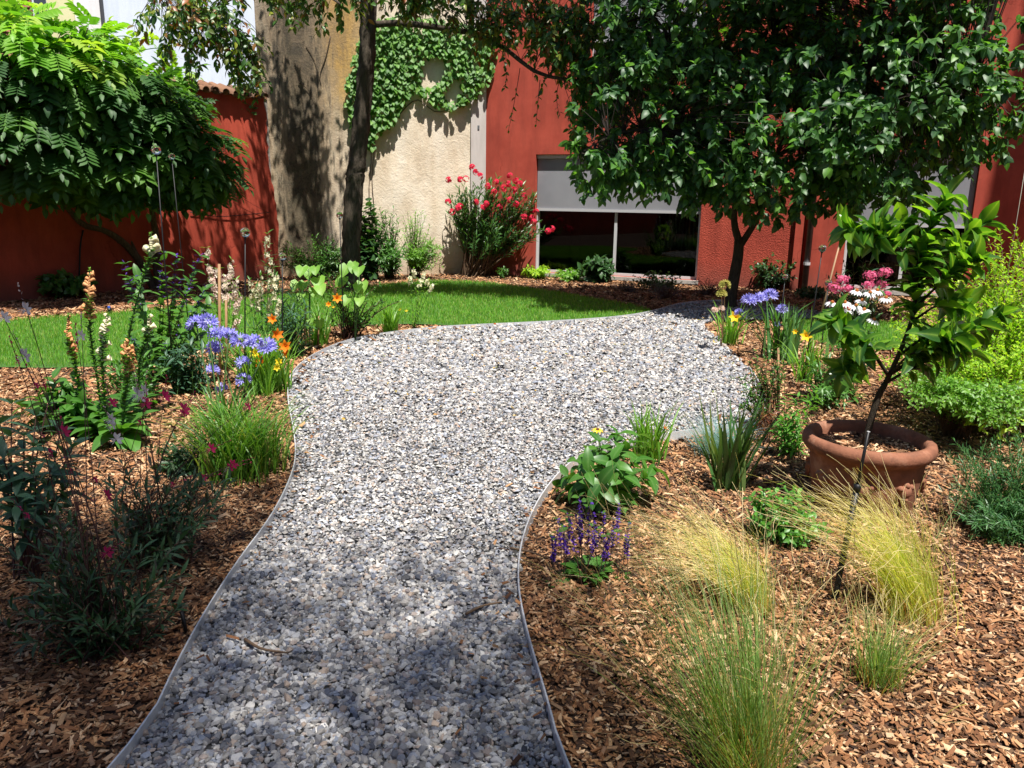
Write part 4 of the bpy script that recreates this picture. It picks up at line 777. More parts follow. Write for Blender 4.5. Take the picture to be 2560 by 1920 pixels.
lily('day_lily', 'day lily with one orange bud behind the leafy yellow coneflower plant', G(1622,1150), 70, .40, .016, [(1662,1072,.05,f_ora)], 4.7, rng, th1=(.5,1.5))
# phormium, blue fescue
tuft('flax_lily', 'dark green sword leaved clump with bronze edges on the bark near the pot', 'plant', G(1826,1222), 72, .56, .028, leafmat('flax_leaf', [(.035,.10,.025),(.06,.15,.04),(.05,.12,.05),(.12,.16,.03)], .25, .35), np.random.default_rng(4), None, .05, (.02,.45), (.15,1.0), K=5)
tuft('blue_fescue', 'silvery blue grass mound behind the dark sword leaved clump', 'grass', G(1795,1140), 560, .34, .0035, leafmat('blue_blade', [(.16,.27,.30),(.22,.36,.40),(.12,.22,.22)], .25, .5), np.random.default_rng(5), None, .05, (.2,1.), (.9,1.9))
# feather grasses
m_st1 = leafmat('feather_grass_gold', [(.38,.40,.08),(.54,.52,.15),(.28,.38,.06),(.62,.58,.25),(.24,.36,.05)], .4, .5); m_st2 = leafmat('feather_grass_green', [(.10,.22,.05),(.17,.30,.07),(.26,.36,.10),(.09,.17,.05),(.40,.36,.15)], .4, .5); m_st3 = leafmat('feather_grass_straw', [(.38,.20,.06),(.50,.30,.10),(.30,.15,.05),(.26,.28,.07)], .35, .6); m_awn = leafmat('feather_awn', [(.60,.50,.26),(.70,.60,.36),(.52,.46,.2)], .45, .6)
def stipa(label, base, n, h, mat, rng, lean, th0, th1, wd=.0034, awn=True, foot=None, spread=.035, an=.35):
    rt, c = tuft('feather_grass', label, 'grass', base, n, h, wd, mat, rng, 'feather grass clumps', spread, th0, th1, lean, 7, 1.6, .4)
    if foot: tuft('', '', '', base, n//3, h*.42, wd*1.2, foot, rng, None, spread*1.1, (.0,.5), (.3,1.2), np.asarray(lean)*.6, 4, part='dry_foot', rt=rt)
    if awn:
        k = int(n*an); i = rng.choice(n, k, False); tip = c[i, -1]; dirv = unit(c[i, -1]-c[i, -2]); mb = MB()
        for p0, d0 in zip(tip, dirv):
            for _ in range(3):
                L = rng.uniform(.06, .14); e = p0 + (d0 + np.asarray(lean)*.6 + rng.normal(0, .35, 3))*L - UPV*L*.25; cc = cv(p0-d0*.05*rng.random(), e, rng.normal(0, .016, 3), 6); w_ = unit(np.cross(d0, rng.normal(0, 1, 3)))*.0007
                v = np.stack([cc-w_, cc+w_], 1).reshape(-1, 3); mb.add(v, [(2*j, 2*j+1, 2*j+3, 2*j+2) for j in range(5)], None, rng.random())
        mb.build('awns', m_awn, rt, 'stuff')
    return rt
stipa('golden feather grass blowing to the left beside the mint bush', G(1875,1520), 560, .36, m_st1, np.random.default_rng(31), (-.55,.05,-.02), (.0,.6), (.3,1.4), foot=m_st3)
stipa('large feather grass with plumes blown against the terracotta pot', G(2275,1535), 640, .46, m_st1, np.random.default_rng(32), (-.42,.1,.0), (.0,.55), (.2,1.2), foot=m_st3, spread=.05)
stipa('short straw coloured feather grass at the lower right on bark', G(2195,1712), 260, .27, m_st2, np.random.default_rng(33), (.12,.05,0), (.05,.7), (.3,1.0), foot=m_st3, spread=.03, an=.15)
rt = stipa('tall green feather grass in the nearest right foreground', G(1862,1950), 620, .70, m_st2, np.random.default_rng(34), (-.16,.1,.0), (.0,.85), (.1,1.2), .003, True, m_st3, .04, .25)
# leafy clumps
def leafy(name, label, cat, base, heads, tp, size, nl, lm, sm, rng, ang=1.1, whorl=2, grav=.2, basal=0, bsize=None, t0=.25, stem_r=.004, bow=.1, group=None, prof=None, up=.5, foot=0.):
    rt = thing(name, label, cat, base, group); st = MB(); ms = []; cs = []
    for h in heads:
        b0 = np.asarray(base) + A(rng.normal(0, .03), rng.normal(0, .03), 0) + (np.asarray(h)-base)*A(foot, foot, 0); cc = cv(b0, h, A(0, 0, bow*np.linalg.norm((np.asarray(h)-b0)[:2])) + rng.normal(0, .01, 3), 8); cs.append(cc)
        st.tube(cc, np.linspace(stem_r, stem_r*.5, 8), 5, 0, False); ms.append(leaves_on(cc, nl, size, rng, t0, 1., ang, whorl, prof, grav, .18, up))
    st.build('stems', sm, rt)
    if basal:
        az = rng.uniform(0, 6.283, basal); d = np.c_[np.cos(az), np.sin(az), rng.uniform(-.1, .6, basal)]; ms.append(frames(base + d*A(.05,.05,0) + A(0,0,.04), d, UPV + d*.2, (bsize or size)*rng.uniform(.7, 1.2, basal)))
    pieces(rt, tp, np.concatenate(ms), lm, 'leaf', 'foliage', 300); return rt, cs
rng = np.random.default_rng(41)
B = G(1515,1262); hd = [P(x, y, B[1]+dy) for x, y, dy in [(1545,1085,0),(1500,1105,-.08),(1478,1120,.1),(1570,1110,.12),(1440,1150,0),(1590,1150,-.1),(1420,1190,-.05),(1530,1150,-.2),(1470,1180,-.2),(1620,1190,0),(1560,1190,-.22),(1520,1100,.12),(1400,1215,.05),(1640,1170,.1),(1500,1210,-.28),(1585,1090,.2)]]
rt, cs = leafy('coneflower_plant', 'lush dark leaved bush with one yellow flower at the right edge of the gravel', 'plant', B, hd, leaf('ovate', .48, 6, .12, .8), .125, 14, g_mid, g_stem, rng, 1.0, 2, .22, 34, .14, up=.35)
t = P(1494,1075,B[1]+.05); MB().tube(cv(B, t, (0,0,0), 6), .003, 5).build('stem', g_stem, rt); floweron(rt, rosette(L_pd, 10, .1, .5), t, A(0,-.2,1), .075, f_yel); floweron(rt, cap(.2,.28), t, A(0,-.2,1), .05, plain('brown_cone', (.12,.05,.02), .8), 'flower_cone')
# violet sage
B = G(1468,1445); rng = np.random.default_rng(42)
sp = [(1440,1290,1390),(1425,1310,1395),(1410,1320,1400),(1398,1300,1390),(1395,1330,1400),(1380,1345,1405),(1460,1260,1350),(1474,1270,1370),(1450,1255,1340),(1420,1285,1380),(1448,1242,1300),(1508,1285,1380),(1547,1262,1310),(1555,1280,1330),(1535,1300,1380),(1530,1330,1400),(1573,1310,1340),(1521,1345,1410),(1490,1320,1400),(1570,1345,1380),(1480,1260,1340),(1500,1340,1400)]
rt, cs = leafy('violet_sage', 'low sage with upright violet flower spikes on the bark beside the gravel edging', 'flower', B, [P(x, y, B[1]+rng.normal(0,.08)) for x, y, _ in sp], leaf('ovate', .5, 4, .1, .5), .045, 4, g_mid, d_stem, rng, 1.1, 2, .1, 80, .065, .05, .0022, .02, foot=.72)
for cc in cs:
    n_ = 44; t = np.sort(rng.uniform(.5, 1.02, n_)); p_, tg = along(cc, t); d_ = unit(rng.normal(0, 1, (n_, 3))*A(1,1,.2) + tg*.8)
    MB().inst(leaf('obovate', .8, 3, .3, .6), frames(p_, d_, UPV+rng.normal(0,.3,(n_,3)), .017*rng.uniform(.7,1.2,n_)*(1.3-.6*t)), rng.random(n_)).build('flower_spike', f_pur, rt, 'stuff', True)
# mint bush, milkweed stem, rose, lysimachia left of the pot
rng = np.random.default_rng(43); B = G(1945,1345)
bush('mint_bush', 'small fresh green bush behind the golden feather grass', 'bush', B, [(B+A(0,.02,.14), (.19,.16,.14)), (B+A(.06,-.06,.08), (.15,.12,.1))], 110, 14, .038, leaf('ovate', .5, 4, .12, .4), leafmat('mint_leaf', [(.06,.2,.025),(.09,.26,.03),(.12,.31,.05),(.045,.15,.03)], .32, .4), g_stem, rng, whorl=2, t0=.35, upk=.2)
B = G(1990,1145); bush('willow_leaved_plant', 'upright light green plant with narrow leaves just left of the pot', 'plant', B, [(P(1985,985,B[1]), (.08,.08,.06)), (P(2045,1000,B[1]+.15), (.06,.08,.08)), (P(1975,1060,B[1]), (.1,.08,.08))], 9, 34, .085, L_la, leafmat('willow_leaf', [(.07,.2,.03),(.1,.27,.04),(.14,.32,.06)], .32, .42), g_stem, rng, None, 300, .004, .12, 1.15, spread=.05)
B = G(1925,1080); bush('rose_bush', 'thin small leaved green shrub tied to a stake between gravel and pot', 'bush', B, [(P(1920,905,B[1]), (.16,.13,.15)), (P(1900,960,B[1]), (.12,.12,.13)), (P(1850,950,B[1]), (.07,.07,.05)), (P(1880,1000,B[1]), (.1,.1,.12))], 70, 12, .03, L_sm, g_mid, w_stem, rng, None, 0, .004, .5)
B = G(1905,1110); bush('bronze_leaved_plant', 'little bronze leaved plant under the staked shrub near the pot', 'plant', B, [(P(1925,1040,B[1]), (.10,.08,.07))], 12, 12, .07, L_na, leafmat('bronze_leaf', [(.14,.04,.02),(.2,.07,.025),(.1,.09,.03)], .2, .4), d_stem, rng, None, 0)
MB_ = MB(); a0 = G(1944,1075); MB_.tube([a0, P(1946,870,a0[1])], .008, 7); tag(MB_.build('bamboo_stake', wood_like('bamboo', [(.34,.20,.10),(.42,.26,.13)], .6, 20, .1), smooth=True), 'short bamboo stake holding the staked shrub left of the pot', 'stake', 'bamboo stakes')
# golden shrub and rosemary at the right edge
rng = np.random.default_rng(44); B = G(2480,1080)
bush('golden_shrub', 'big golden yellow leaved shrub at the right edge behind the pot', 'bush', B, [(P(2440,800,5.8), (.62,.55,.42)), (P(2540,690,6.0), (.52,.5,.42)), (P(2330,900,5.4), (.38,.4,.30)), (P(2500,960,5.2), (.55,.4,.30)), (P(2620,880,5.4), (.5,.5,.45)), (P(2390,820,6.3), (.5,.4,.32))], 760, 28, .036, leaf('ovate', .5, 3, .15, .35), g_yel, w_stem, rng, None, 300, .004, .55, .85, 2, .02, .3, .6, .5, .14)
B = G(2380,1090); bush('fern_leaved_shrub', 'mid green feathery shrub under the golden one, behind the pot', 'bush', B, [(P(2360,980,4.9), (.32,.3,.14)), (P(2470,1000,4.8), (.3,.3,.16)), (P(2300,950,5.1), (.22,.25,.12)), (P(2540,1010,4.7), (.25,.3,.16))], 230, 26, .034, leaf('ovate', .5, 3, .15, .35), g_lit, w_stem, rng, None, 200, .003, .3, .85, 2, .05)
B = G(2515,1345); bush('rosemary', 'dark needle leaved rosemary right of the pot at the edge of the picture', 'bush', B, [(P(2460,1160,3.75), (.14,.2,.10)), (P(2550,1130,3.7), (.18,.2,.12)), (P(2400,1130,3.8), (.07,.1,.06)), (P(2540,1230,3.6), (.2,.2,.12)), (P(2400,1230,3.7), (.1,.12,.08)), (P(2480,1290,3.5), (.2,.1,.06))], 190, 44, .042, leaf('oblong', .15, 2, .1, .2), leafmat('rosemary_needle', [(.03,.10,.035),(.05,.15,.04),(.08,.2,.06),(.04,.12,.04)], .2, .45), g_stem, rng, None, 0, .0025, .1, .85, 2, 0., .15, spread=.1)
B = G(2400,1010); bush('golden_shrub', 'low golden sprig between the golden shrub and the rosemary', 'bush', B, [(P(2510,1070,4.8), (.2,.15,.06)), (P(2440,1040,5.0), (.15,.1,.08))], 40, 18, .04, leaf('ovate', .55, 3, .15, .35), g_yel, w_stem, rng, None, 0, .003, .4, .85, 2, .02)
# pink valerian, white coneflowers
rng = np.random.default_rng(45); B = G(2125,985); Y = 6.4
rt, cs = leafy('pink_valerian', 'tall rose pink flower heads behind the white coneflowers on the right', 'flower', B, [P(x, y, Y) for x, y in [(2105,690),(2090,712),(2085,740),(2175,680),(2212,672),(2205,705),(2170,705),(2115,750)]], L_la, .07, 12, g_blu, g_stem, rng, .9, 2, .1, 0, None, .15, .003)
for (x, y, r) in [(2105,700,.065),(2088,720,.07),(2080,760,.04),(2176,690,.065),(2170,712,.05),(2212,683,.065),(2205,712,.06),(2120,722,.045),(2115,770,.035),(2218,735,.03)]:
    c = P(x, y, Y+rng.normal(0,.08)); n_ = 70; d_ = unit(rng.normal(0,1,(n_,3)) + A(0,-.2,.4)); MB().inst(FL5, zmats(c + d_*r*rng.uniform(.5,1,(n_,1))*A(1,1,.75), d_, np.full(n_, .024)), rng.random(n_)).build('flower_head', f_mag, rt, 'stuff', True)
B = G(2120,1000); Y = 6.1
hd = [(2142,728),(2175,733),(2193,727),(2080,757),(2112,757),(2122,775),(2068,797),(2155,752),(2140,765),(2095,775),(2215,745),(2185,800),(2160,775),(2100,790)]
rt, cs = leafy('white_coneflower', 'white coneflowers with orange brown centres in front of the pink flowers', 'flower', B, [P(x, y, Y+rng.normal(0,.1)) for x, y in hd], L_la, .09, 8, g_mid, g_stem, rng, .8, 1, .15, 20, .12, .05, .003)
for cc in cs: floweron(rt, rosette(L_pd, 13, -.15, .5), cc[-1], A(rng.normal(0,.2),-.3,1), .125, f_white); floweron(rt, cap(.18,.26), cc[-1], A(0,-.25,1), .085, plain('orange_cone', (.34,.10,.015), .7), 'flower_cone')
B = G(2055,1010); bush('milkweed', 'loose leafy green plants on the bark in front of the white coneflowers', 'plant', B, [(P(2080,930,6.0), (.2,.2,.16)), (P(2040,900,6.2), (.15,.2,.12)), (P(2130,900,6.0), (.2,.2,.15)), (P(2090,980,5.7), (.2,.15,.1))], 55, 14, .07, L_la, g_mid, g_stem, rng, None, 200, .004, .2, upk=.1)
# dried allium heads
B = G(1803,872); rt = thing('dried_allium', 'two dried yellow allium heads on straw stems beside the yellow day lily', 'flower', B)
for x, y, r in ((1812,714,.075), (1804,736,.07), (1787,776,.045), (1803,772,.045)):
    c = P(x, y, 8.3); MB().tube(cv(B, c, (.02,0,0), 5), .005, 5).build('stem', y_stem, rt); umbel(rt, c, r, 46, f_allium if r > .05 else f_blush, rng)
# ------------------------------------------------------------------ pot and its little tree
rng = np.random.default_rng(51)
PC = G(2172, 1090, .40); PC[2] = 0; PR = .33
rt = thing('terracotta_pot', 'wide round terracotta pot with a thick rim and relief ornament on the bark', 'pot', PC)
m, n, l, b, out = nodes('aged_terracotta'); f = noise(n, l, 6, 7, .7); g = noise(n, l, 70, 4)
l.new(mixc(n, l, ramp(n, l, noise(n, l, 14, 6, .75), [(.5, (0,0,0)), (.7, (.6,.6,.6))]), ramp(n, l, f, [(.3, (.15,.06,.035)), (.55, (.27,.115,.068)), (.75, (.42,.24,.16))]), (.10,.055,.04)), b.inputs['Base Color'])
b.inputs['Roughness'].default_value = .85; b.inputs['Specular IOR Level'].default_value = .2; bump(n, l, b, mth(n, l, 'ADD', f, mth(n, l, 'MULTIPLY', g, .4)), .4, .012); M_terra = m
prof = [(.225,0),(.25,.005),(.258,.025),(.25,.045),(.255,.06),(.272,.15),(.285,.24),(.288,.275),(.30,.285),(.318,.295),(.332,.315),(.333,.335),(.325,.355),(.305,.365),(.285,.362),(.278,.352),(.272,.345),(.268,.33),(.262,.24)]
prof = [(a_, b_*1.11) for a_, b_ in prof]; lp_ = lathe(prof, 64); body = MB().add(lp_.v+PC, lp_.q).build('body', M_terra, rt, smooth=True)
so_ = MB(); a = np.arange(48)*2*math.pi/48; v = np.c_[.262*np.cos(a), .262*np.sin(a), np.full(48, .33)]+PC; so_.add(np.concatenate([v, [PC+A(0,0,.34)]]), None, [(i, (i+1) % 48, 48) for i in range(48)]); so_.build('soil', M_soil, rt)
pq = rng.uniform(-.25, .25, (1500, 2)); pq = pq[np.hypot(pq[:, 0], pq[:, 1]) < .25]; v, q, r = chips(pq + PC[:2]*0 + A(0, 4.), rng, .9); v = v - A(0, 4., 0) + PC + A(0, 0, .332); MB().add(v, q, None, r).build('bark_chips', M_chip, rt, 'stuff')
for k in range(8):                    # masks joined by hanging garlands
    th = k*math.pi/4 + .35; d = A(math.cos(th), math.sin(th), 0); tg = A(-d[1], d[0], 0); c = PC + d*.272 + A(0,0,.185)
    o_ = MB(); cp = cap(.042, .03, 12, 4); o_.inst(cp, zmats(c, d, 1.)); o_.inst(cap(.018, .024, 8, 3), zmats(np.array([c+A(0,0,.035)+d*.006, c-A(0,0,.04)+d*.002, c+tg*.035+A(0,0,.02), c-tg*.035+A(0,0,.02)]), d, 1.)); o_.build('ornament', M_terra, rt, smooth=True)
    gp_ = []
    for s in np.linspace(0, 1, 9):
        t2 = th + s*math.pi/4; rr = .268 - .02*math.sin(s*math.pi); gp_.append(PC + A(math.cos(t2)*rr, math.sin(t2)*rr, .195 - .07*math.sin(s*math.pi)))
    MB().tube(gp_, .011+.006*np.sin(np.linspace(0, math.pi, 9)), 7).build('garland', M_terra, rt, smooth=True)
B = PC + A(-.02, 0, .32); Y = B[1]
rt = thing('potted_tree', 'young tree with large glossy yellow green leaves growing in the terracotta pot', 'tree', B)
trk = path([B, P(2180,1040,Y), P(2196,990,Y), P(2214,958,Y)], 8); M_ptrunk = bark('dark_young_bark', (.02,.015,.012), (.075,.055,.045), 60); MB().tube(trk, np.linspace(.019, .015, 8), 9).build('trunk', M_ptrunk, rt, smooth=True)
SH = [([(2214,958),(2250,880),(2285,780),(2290,680),(2325,570),(2372,490)], 0, .014, 22, .45), ([(2287,700),(2240,610),(2180,585),(2120,570)], -.1, .008, 13, .35), ([(2290,700),(2380,620),(2450,565)], .1, .008, 12, .4), ([(2222,940),(2180,880),(2130,830),(2090,800)], -.12, .011, 14, .4), ([(2226,935),(2330,870),(2430,820),(2500,790)], .05, .011, 16, .4), ([(2287,770),(2360,700),(2440,640)], -.15, .008, 10, .45), ([(2245,890),(2320,840),(2390,850)], -.2, .008, 11, .4), ([(2214,958),(2280,920),(2340,890)], -.05, .009, 8, .5), ([(2285,800),(2350,760),(2400,760)], .1, .007, 8, .5), ([(2226,935),(2290,880),(2420,880)], -.2, .007, 8, .5), ([(2290,740),(2310,650),(2260,560)], .12, .007, 10, .45), ([(2180,880),(2140,900),(2110,930)], -.1, .006, 6, .4), ([(2290,690),(2240,600),(2200,560)], .0, .007, 8, .4)]
ms = []
for pp_, dy, r_, nl, t0 in SH:
    K_ = len(pp_); nl = int(nl*3.9); cc = path([P(x, y, Y + dy*i/(K_-1)) for i, (x, y) in enumerate(pp_)], 12); MB().tube(cc, np.linspace(r_, r_*.35, 12), 7).build('branch', M_ptrunk, rt, smooth=True); ms.append(leaves_on(cc, nl, .15, rng, t0*.75, 1.02, .95, 1, None, .16, .4, .35))
g_lem = leafmat('potted_tree_leaf', [(.03,.10,.02),(.06,.17,.02),(.16,.33,.022),(.025,.085,.022),(.05,.15,.02),(.09,.23,.022)], .4, .3, (.28,.42,.08), (2.4,2.3,.7))
pieces(rt, leaf('ovate', .44, 7, .2, .75, .014), np.concatenate(ms), g_lem)
# ------------------------------------------------------------------ stakes with glass balls
M_black = plain('black_metal', (.012,.012,.013), .45, .3); m, n, l, b, out = nodes('clear_glass_ball'); b.inputs['Transmission Weight'].default_value = 1; b.inputs['Roughness'].default_value = .02; b.inputs['IOR'].default_value = 1.45; M_ball = m
sph = [(math.sin(math.pi*i/12)*1., -math.cos(math.pi*i/12)) for i in range(13)]
SPH = lathe(sph, 18)
for k, (bx_, by_, gx, gy, r_, lab) in enumerate([(390,375,437,985,.036,'tallest black stake with a glass ball, in front of the wisteria'), (429,391,476,858,.033,'thin glass ball stake just right of the tallest one, before the wisteria'), (613,581,612,1010,.036,'black glass ball stake standing behind the left blue agapanthus'), (706,641,706,965,.032,'shorter glass ball stake over the orange day lilies'), (849,538,860,862,.036,'glass ball stake in front of the dark trunk on the lawn'), (2056,621,2008,955,.034,'tallest glass ball stake on the right, before the downpipe'), (1963,692,1940,905,.030,'glass ball stake between the right agapanthus and the downpipe'), (2071,707,2045,950,.032,'glass ball stake just left of the pink flowers'), (1924,746,1903,893,.030,'low glass ball stake amid the right blue agapanthus')]):
    b0 = G(gx, gy); t = P(bx_, by_, b0[1]); rt = thing('glass_ball_stake', lab, 'stake', b0, 'black stakes topped with glass balls')
    d = unit(t-b0); MB().tube([b0-d*.05, b0+(t-b0)*.5, t-d*r_*1.1], [.0065, .0055, .0045], 7).build('rod', M_black, rt, smooth=True); MB().tube([t-d*r_*1.35, t-d*r_*.85], [.006, .013], 9).build('socket', M_black, rt); MB().add(SPH.v*r_+t, SPH.q).build('glass_ball', M_ball, rt, smooth=True)
b0 = G(2086,1500); t = P(2171,1080,b0[1]+.03); md = b0+(t-b0)*.68; rt = thing('garden_stake', 'thick black stake with a thin upper rod leaning in front of the terracotta pot', 'stake', b0)
MB().tube([b0-A(0,0,.04), b0+(t-b0)*.06, md], [.017,.0125,.0125], 10).build('tube', M_black, rt, smooth=True); MB().tube([md-(t-b0)*.02, md+(t-b0)*.02], .0155, 10).build('collar', M_black, rt, smooth=True); MB().tube([md, t], [.0065,.006], 8).build('rod', M_black, rt, smooth=True); MB().tube([t, t+(t-b0)*.004], .0062, 8).build('end_cap', plain('grey_cap', (.45,.45,.45)), rt)
for d_ in (A(1,0,0), A(-1,0,0), A(0,-1,0)): MB().tube([b0+A(0,0,.03), b0+d_*.03], .004, 5).build('foot', M_black, rt)
M_bamb = wood_like('bamboo_cane', [(.28,.15,.07),(.4,.24,.12)], .55, 25, .1)
for (a_, b_, lab) in (((548,660), (550,990), 'brown bamboo stake behind the blue agapanthus on the left'), ((565,750), (566,940), 'short bamboo stake beside the pale pink flower spikes on the left'), ((764,765), (760,870), 'short bamboo stake at the hollyhock near the gravel edge'), ((796,790), (795,868), 'thin bamboo cane under the hollyhock leaves')):
    b0 = G(*b_); tag(MB().tube([b0-A(0,0,.03), P(*a_, b0[1])], .011, 8).build('bamboo_stake', M_bamb, smooth=True), lab, 'stake', 'bamboo stakes')
b0 = G(2040,830); tag(MB().tube([b0-A(0,0,.03), P(2114,553,b0[1]+.1)], [.013,.010], 8).build('bamboo_stake', wood_like('pale_bamboo', [(.45,.27,.16),(.52,.33,.2)], .55, 25, .1), smooth=True), 'long pale bamboo cane leaning behind the pink flowers on the right', 'stake', 'bamboo stakes')
# sprinklers and pegs
def popup(px, py, h, r, label, capc):
    b0 = G(px, py); rt = thing('sprinkler', label, 'sprinkler', b0); MB().tube([b0-A(0,0,.03), b0+A(0,0,h)], r, 10).build('body', M_black, rt, smooth=True); MB().tube([b0+A(0,0,h*.72), b0+A(0,0,h*.82)], r*1.3, 10).build('collar', M_black, rt); MB().tube([b0+A(0,0,h), b0+A(0,0,h*1.2)], r*.85, 10).build('cap', plain('cap_'+str(px), capc, .4), rt)
popup(1237, 821, .055, .018, 'small black pop-up sprinkler with an orange cap where lawn meets gravel', (.55,.10,.03)); popup(275, 790, .11, .022, 'black pop-up sprinkler with a blue cap on the lawn behind the foxgloves', (.03,.10,.55))
b0 = G(470,1590); tag(MB().tube([b0-A(0,0,.03), b0+A(-.015,0,.1)], [.006,.008], 8).build('peg', M_black, smooth=True), 'short black peg stuck in the bark beside the left edging', 'peg')
b0 = G(1435,818); tag(MB().tube([b0-A(0,0,.02), b0+A(0,0,.1)], .006, 6).build('peg', M_black), 'thin dark peg on the lawn at the gravel edge', 'peg')
for lab, q_ in (('bent dark twig lying on the left of the near gravel', [(612,1598),(655,1622),(720,1632)]), ('dark twig lying on the gravel near the right edging', [(1165,1535),(1205,1515),(1255,1505)]), ('thin reddish twig lying across the right gravel edging', [(1275,1370),(1320,1378),(1370,1395)])):
    MBq = MB().tube(path([G(x, y, .05) for x, y in q_], 8), np.linspace(.006, .003, 8), 6); tag(MBq.build('twig', w_stem, smooth=True), lab, 'twig', 'fallen twigs')
# drip pipe and wire on the left wall
cc = path([hit(x, y, LO, LNn)+LNn*.06 for x, y in [(203,575),(196,610),(194,660),(192,722)]], 10); rt = tag(MB().tube(cc, .012, 7).build('drip_pipe', M_black, smooth=True), 'black irrigation pipe running down the left red wall', 'pipe')
cc = path([hit(x, y, LO, LNn)+LNn*.06 for x, y in [(470,530),(540,541),(600,537),(668,531)]], 10); tag(MB().tube(cc, .007, 6).build('wall_wire', M_black, smooth=True), 'black wire strung along the left red wall near the cream wall', 'wire')
cc = path([hit(x, y, LO, LNn)+LNn*.08 for x, y in [(575,480),(620,508),(665,532)]], 6); tag(MB().tube(cc, .003, 5).build('wall_wire', M_black), 'thin slanting wire from the wisteria to the left wall end', 'wire')
# ------------------------------------------------------------------ left bed
rng = np.random.default_rng(61)
def foxglove(label, base, pp_, mat, t0, t1, nb, size, basal, rng, lm=g_mid):
    Y = base[1]; rt = thing('foxglove', label, 'flower', base, 'foxgloves'); cc = path([base]+[P(x, y, Y) for x, y in pp_], 16)
    MB().tube(cc, np.linspace(.008, .004, 16), 6).build('stem', g_stem, rt, smooth=True)
    t = np.linspace(t0, t1, nb); p_, tg = along(cc, t); az = rng.uniform(-2.9, -.2, nb); d = np.c_[np.cos(az), np.sin(az), rng.uniform(-.75, -.2, nb)]
    m = frames(p_ + unit(d)*.008, -unit(d), UPV, size*(1.15-.45*(t-t0)/max(.01, t1-t0))*rng.uniform(.85, 1.1, nb)); pieces(rt, BELL, m, mat, 'bell')
    nl = 150; MB().inst(L_sm, leaves_on(cc, nl, .045, rng, .06, t0+.5*(t1-t0), 1.1, 1, None, .0), rng.random(nl)).build('bracts', lm, rt, 'stuff', True)
    tc = np.linspace(t1, 1, 14); p_, tg = along(cc, tc); MB().inst(L_sm, frames(p_, rng.normal(0, 1, (14, 3))+A(0,0,.5), UPV, .018), rng.random(14)).build('buds', g_lit, rt, 'stuff', True)
    if basal:
        basal = int(basal*1.8); az = rng.uniform(0, 6.283, basal); d = np.c_[np.cos(az), np.sin(az), rng.uniform(-.1, .9, basal)]; pieces(rt, leaf('ovate', .48, 6, .12, 1.0, .015), frames(base+A(0,0,.05)+d*.03, d, UPV+d*.3, .24*rng.uniform(.7,1.2,basal)), lm)
    return rt
# each spike carries drooping bells
foxglove('tall apricot foxglove at the left, highest of the apricot spikes', G(262,1085), [(245,960),(228,850),(222,760),(225,672)], f_pea, .64, .97, 30, .052, 10, rng)
foxglove('tall cream foxglove with a bent stem in front of the wisteria trunk', G(300,1060), [(315,900),(330,800),(360,690),(376,640),(377,580)], f_cre, .80, .95, 9, .075, 6, rng)
foxglove('fading apricot foxglove left of the tallest apricot spike', G(215,1080), [(200,980),(185,900),(168,840),(172,785)], f_pea, .5, .95, 20, .042, 8, rng)
foxglove('cream white foxglove in the middle of the apricot foxgloves', G(270,1090), [(262,1000),(255,900),(262,830),(268,785)], f_cre, .5, .95, 16, .052, 10, rng)
foxglove('short apricot foxglove at the right of the foxglove clump', G(305,1105), [(310,1020),(318,940),(314,890),(312,850)], f_pea, .5, .97, 24, .048, 12, rng)
foxglove('slim apricot foxglove behind the short one in the clump', G(285,1070), [(318,960),(322,900),(324,862)], f_pea, .6, .96, 12, .05, 6, rng)
foxglove('white foxglove with a few bells beside the tallest glass ball stake', G(345,1030), [(350,900),(368,840),(372,785)], f_cre, .68, .93, 6, .06, 4, rng)
# purple sage with dark spikes
B = G(405,955); Y = B[1]; hd = [(312,660),(322,700),(408,632),(412,690),(440,640),(450,700),(500,640),(515,720),(480,700),(432,740),(520,760),(345,690),(370,800),(450,820),(500,840),(330,850),(420,860)]
rt, cs = leafy('purple_sage', 'dark stemmed sage with purple spikes behind the foxgloves, below the wisteria', 'flower', B, [P(x, y, Y+rng.normal(0,.25)) for x, y in hd], leaf('heart', .6, 4, .1, .5), .095, 32, g_mid, d_stem, rng, 1.1, 2, .15, 12, .12, .15, .005)
for cc in cs:
    n_ = 46; t = np.sort(rng.uniform(.7, 1.03, n_)); p_, tg = along(cc, t); d_ = unit(rng.normal(0, 1, (n_, 3))*A(1,1,.3) + tg*.3); MB().inst(L_la, frames(p_, d_, UPV, .045*rng.uniform(.5,1.2,n_)), rng.random(n_)).build('flower_spike', f_pur, rt, 'stuff', True)
# pale penstemons / snapdragons
def pale(label, base, hd, mat, rng, fs=.03, lsz=.055, nl=24, cat='flower', fr=.72, nf=26, lm=g_lit, name='penstemon', grp='pale flower spikes', wd=L_la):
    Y = base[1]; rt, cs = leafy(name, label, cat, base, [P(x, y, Y+rng.normal(0,.15)) for x, y in hd], wd, lsz, nl, lm, g_stem, rng, 1.0, 2, .1, 0, None, .08, .0035, group=grp)
    for cc in cs:
        t = np.sort(rng.uniform(fr, 1., nf)); p_, tg = along(cc, t); d_ = unit(rng.normal(0, 1, (nf, 3))*A(1,1,.3)+A(0,-.4,.1)); MB().inst(FL5, zmats(p_+d_*.018, d_, np.full(nf, fs)*rng.uniform(.8,1.3,nf)), rng.random(nf)).build('flower_spike', mat, rt, 'stuff', True)
    return rt
pale('blush pink spikes tied to the bamboo stake behind the blue agapanthus', G(568,925), [(578,648),(560,690),(545,672),(590,700),(600,740),(570,720),(530,700),(598,790),(515,620)], f_blush, rng, .045, .06, 26)
pale('tall cream spikes right of the glass ball stake behind the agapanthus', G(662,915), [(668,585),(650,690),(680,650),(690,690),(640,720),(700,745),(625,700),(675,740)], f_cre, rng, .04, .085, 26, lm=g_mid)
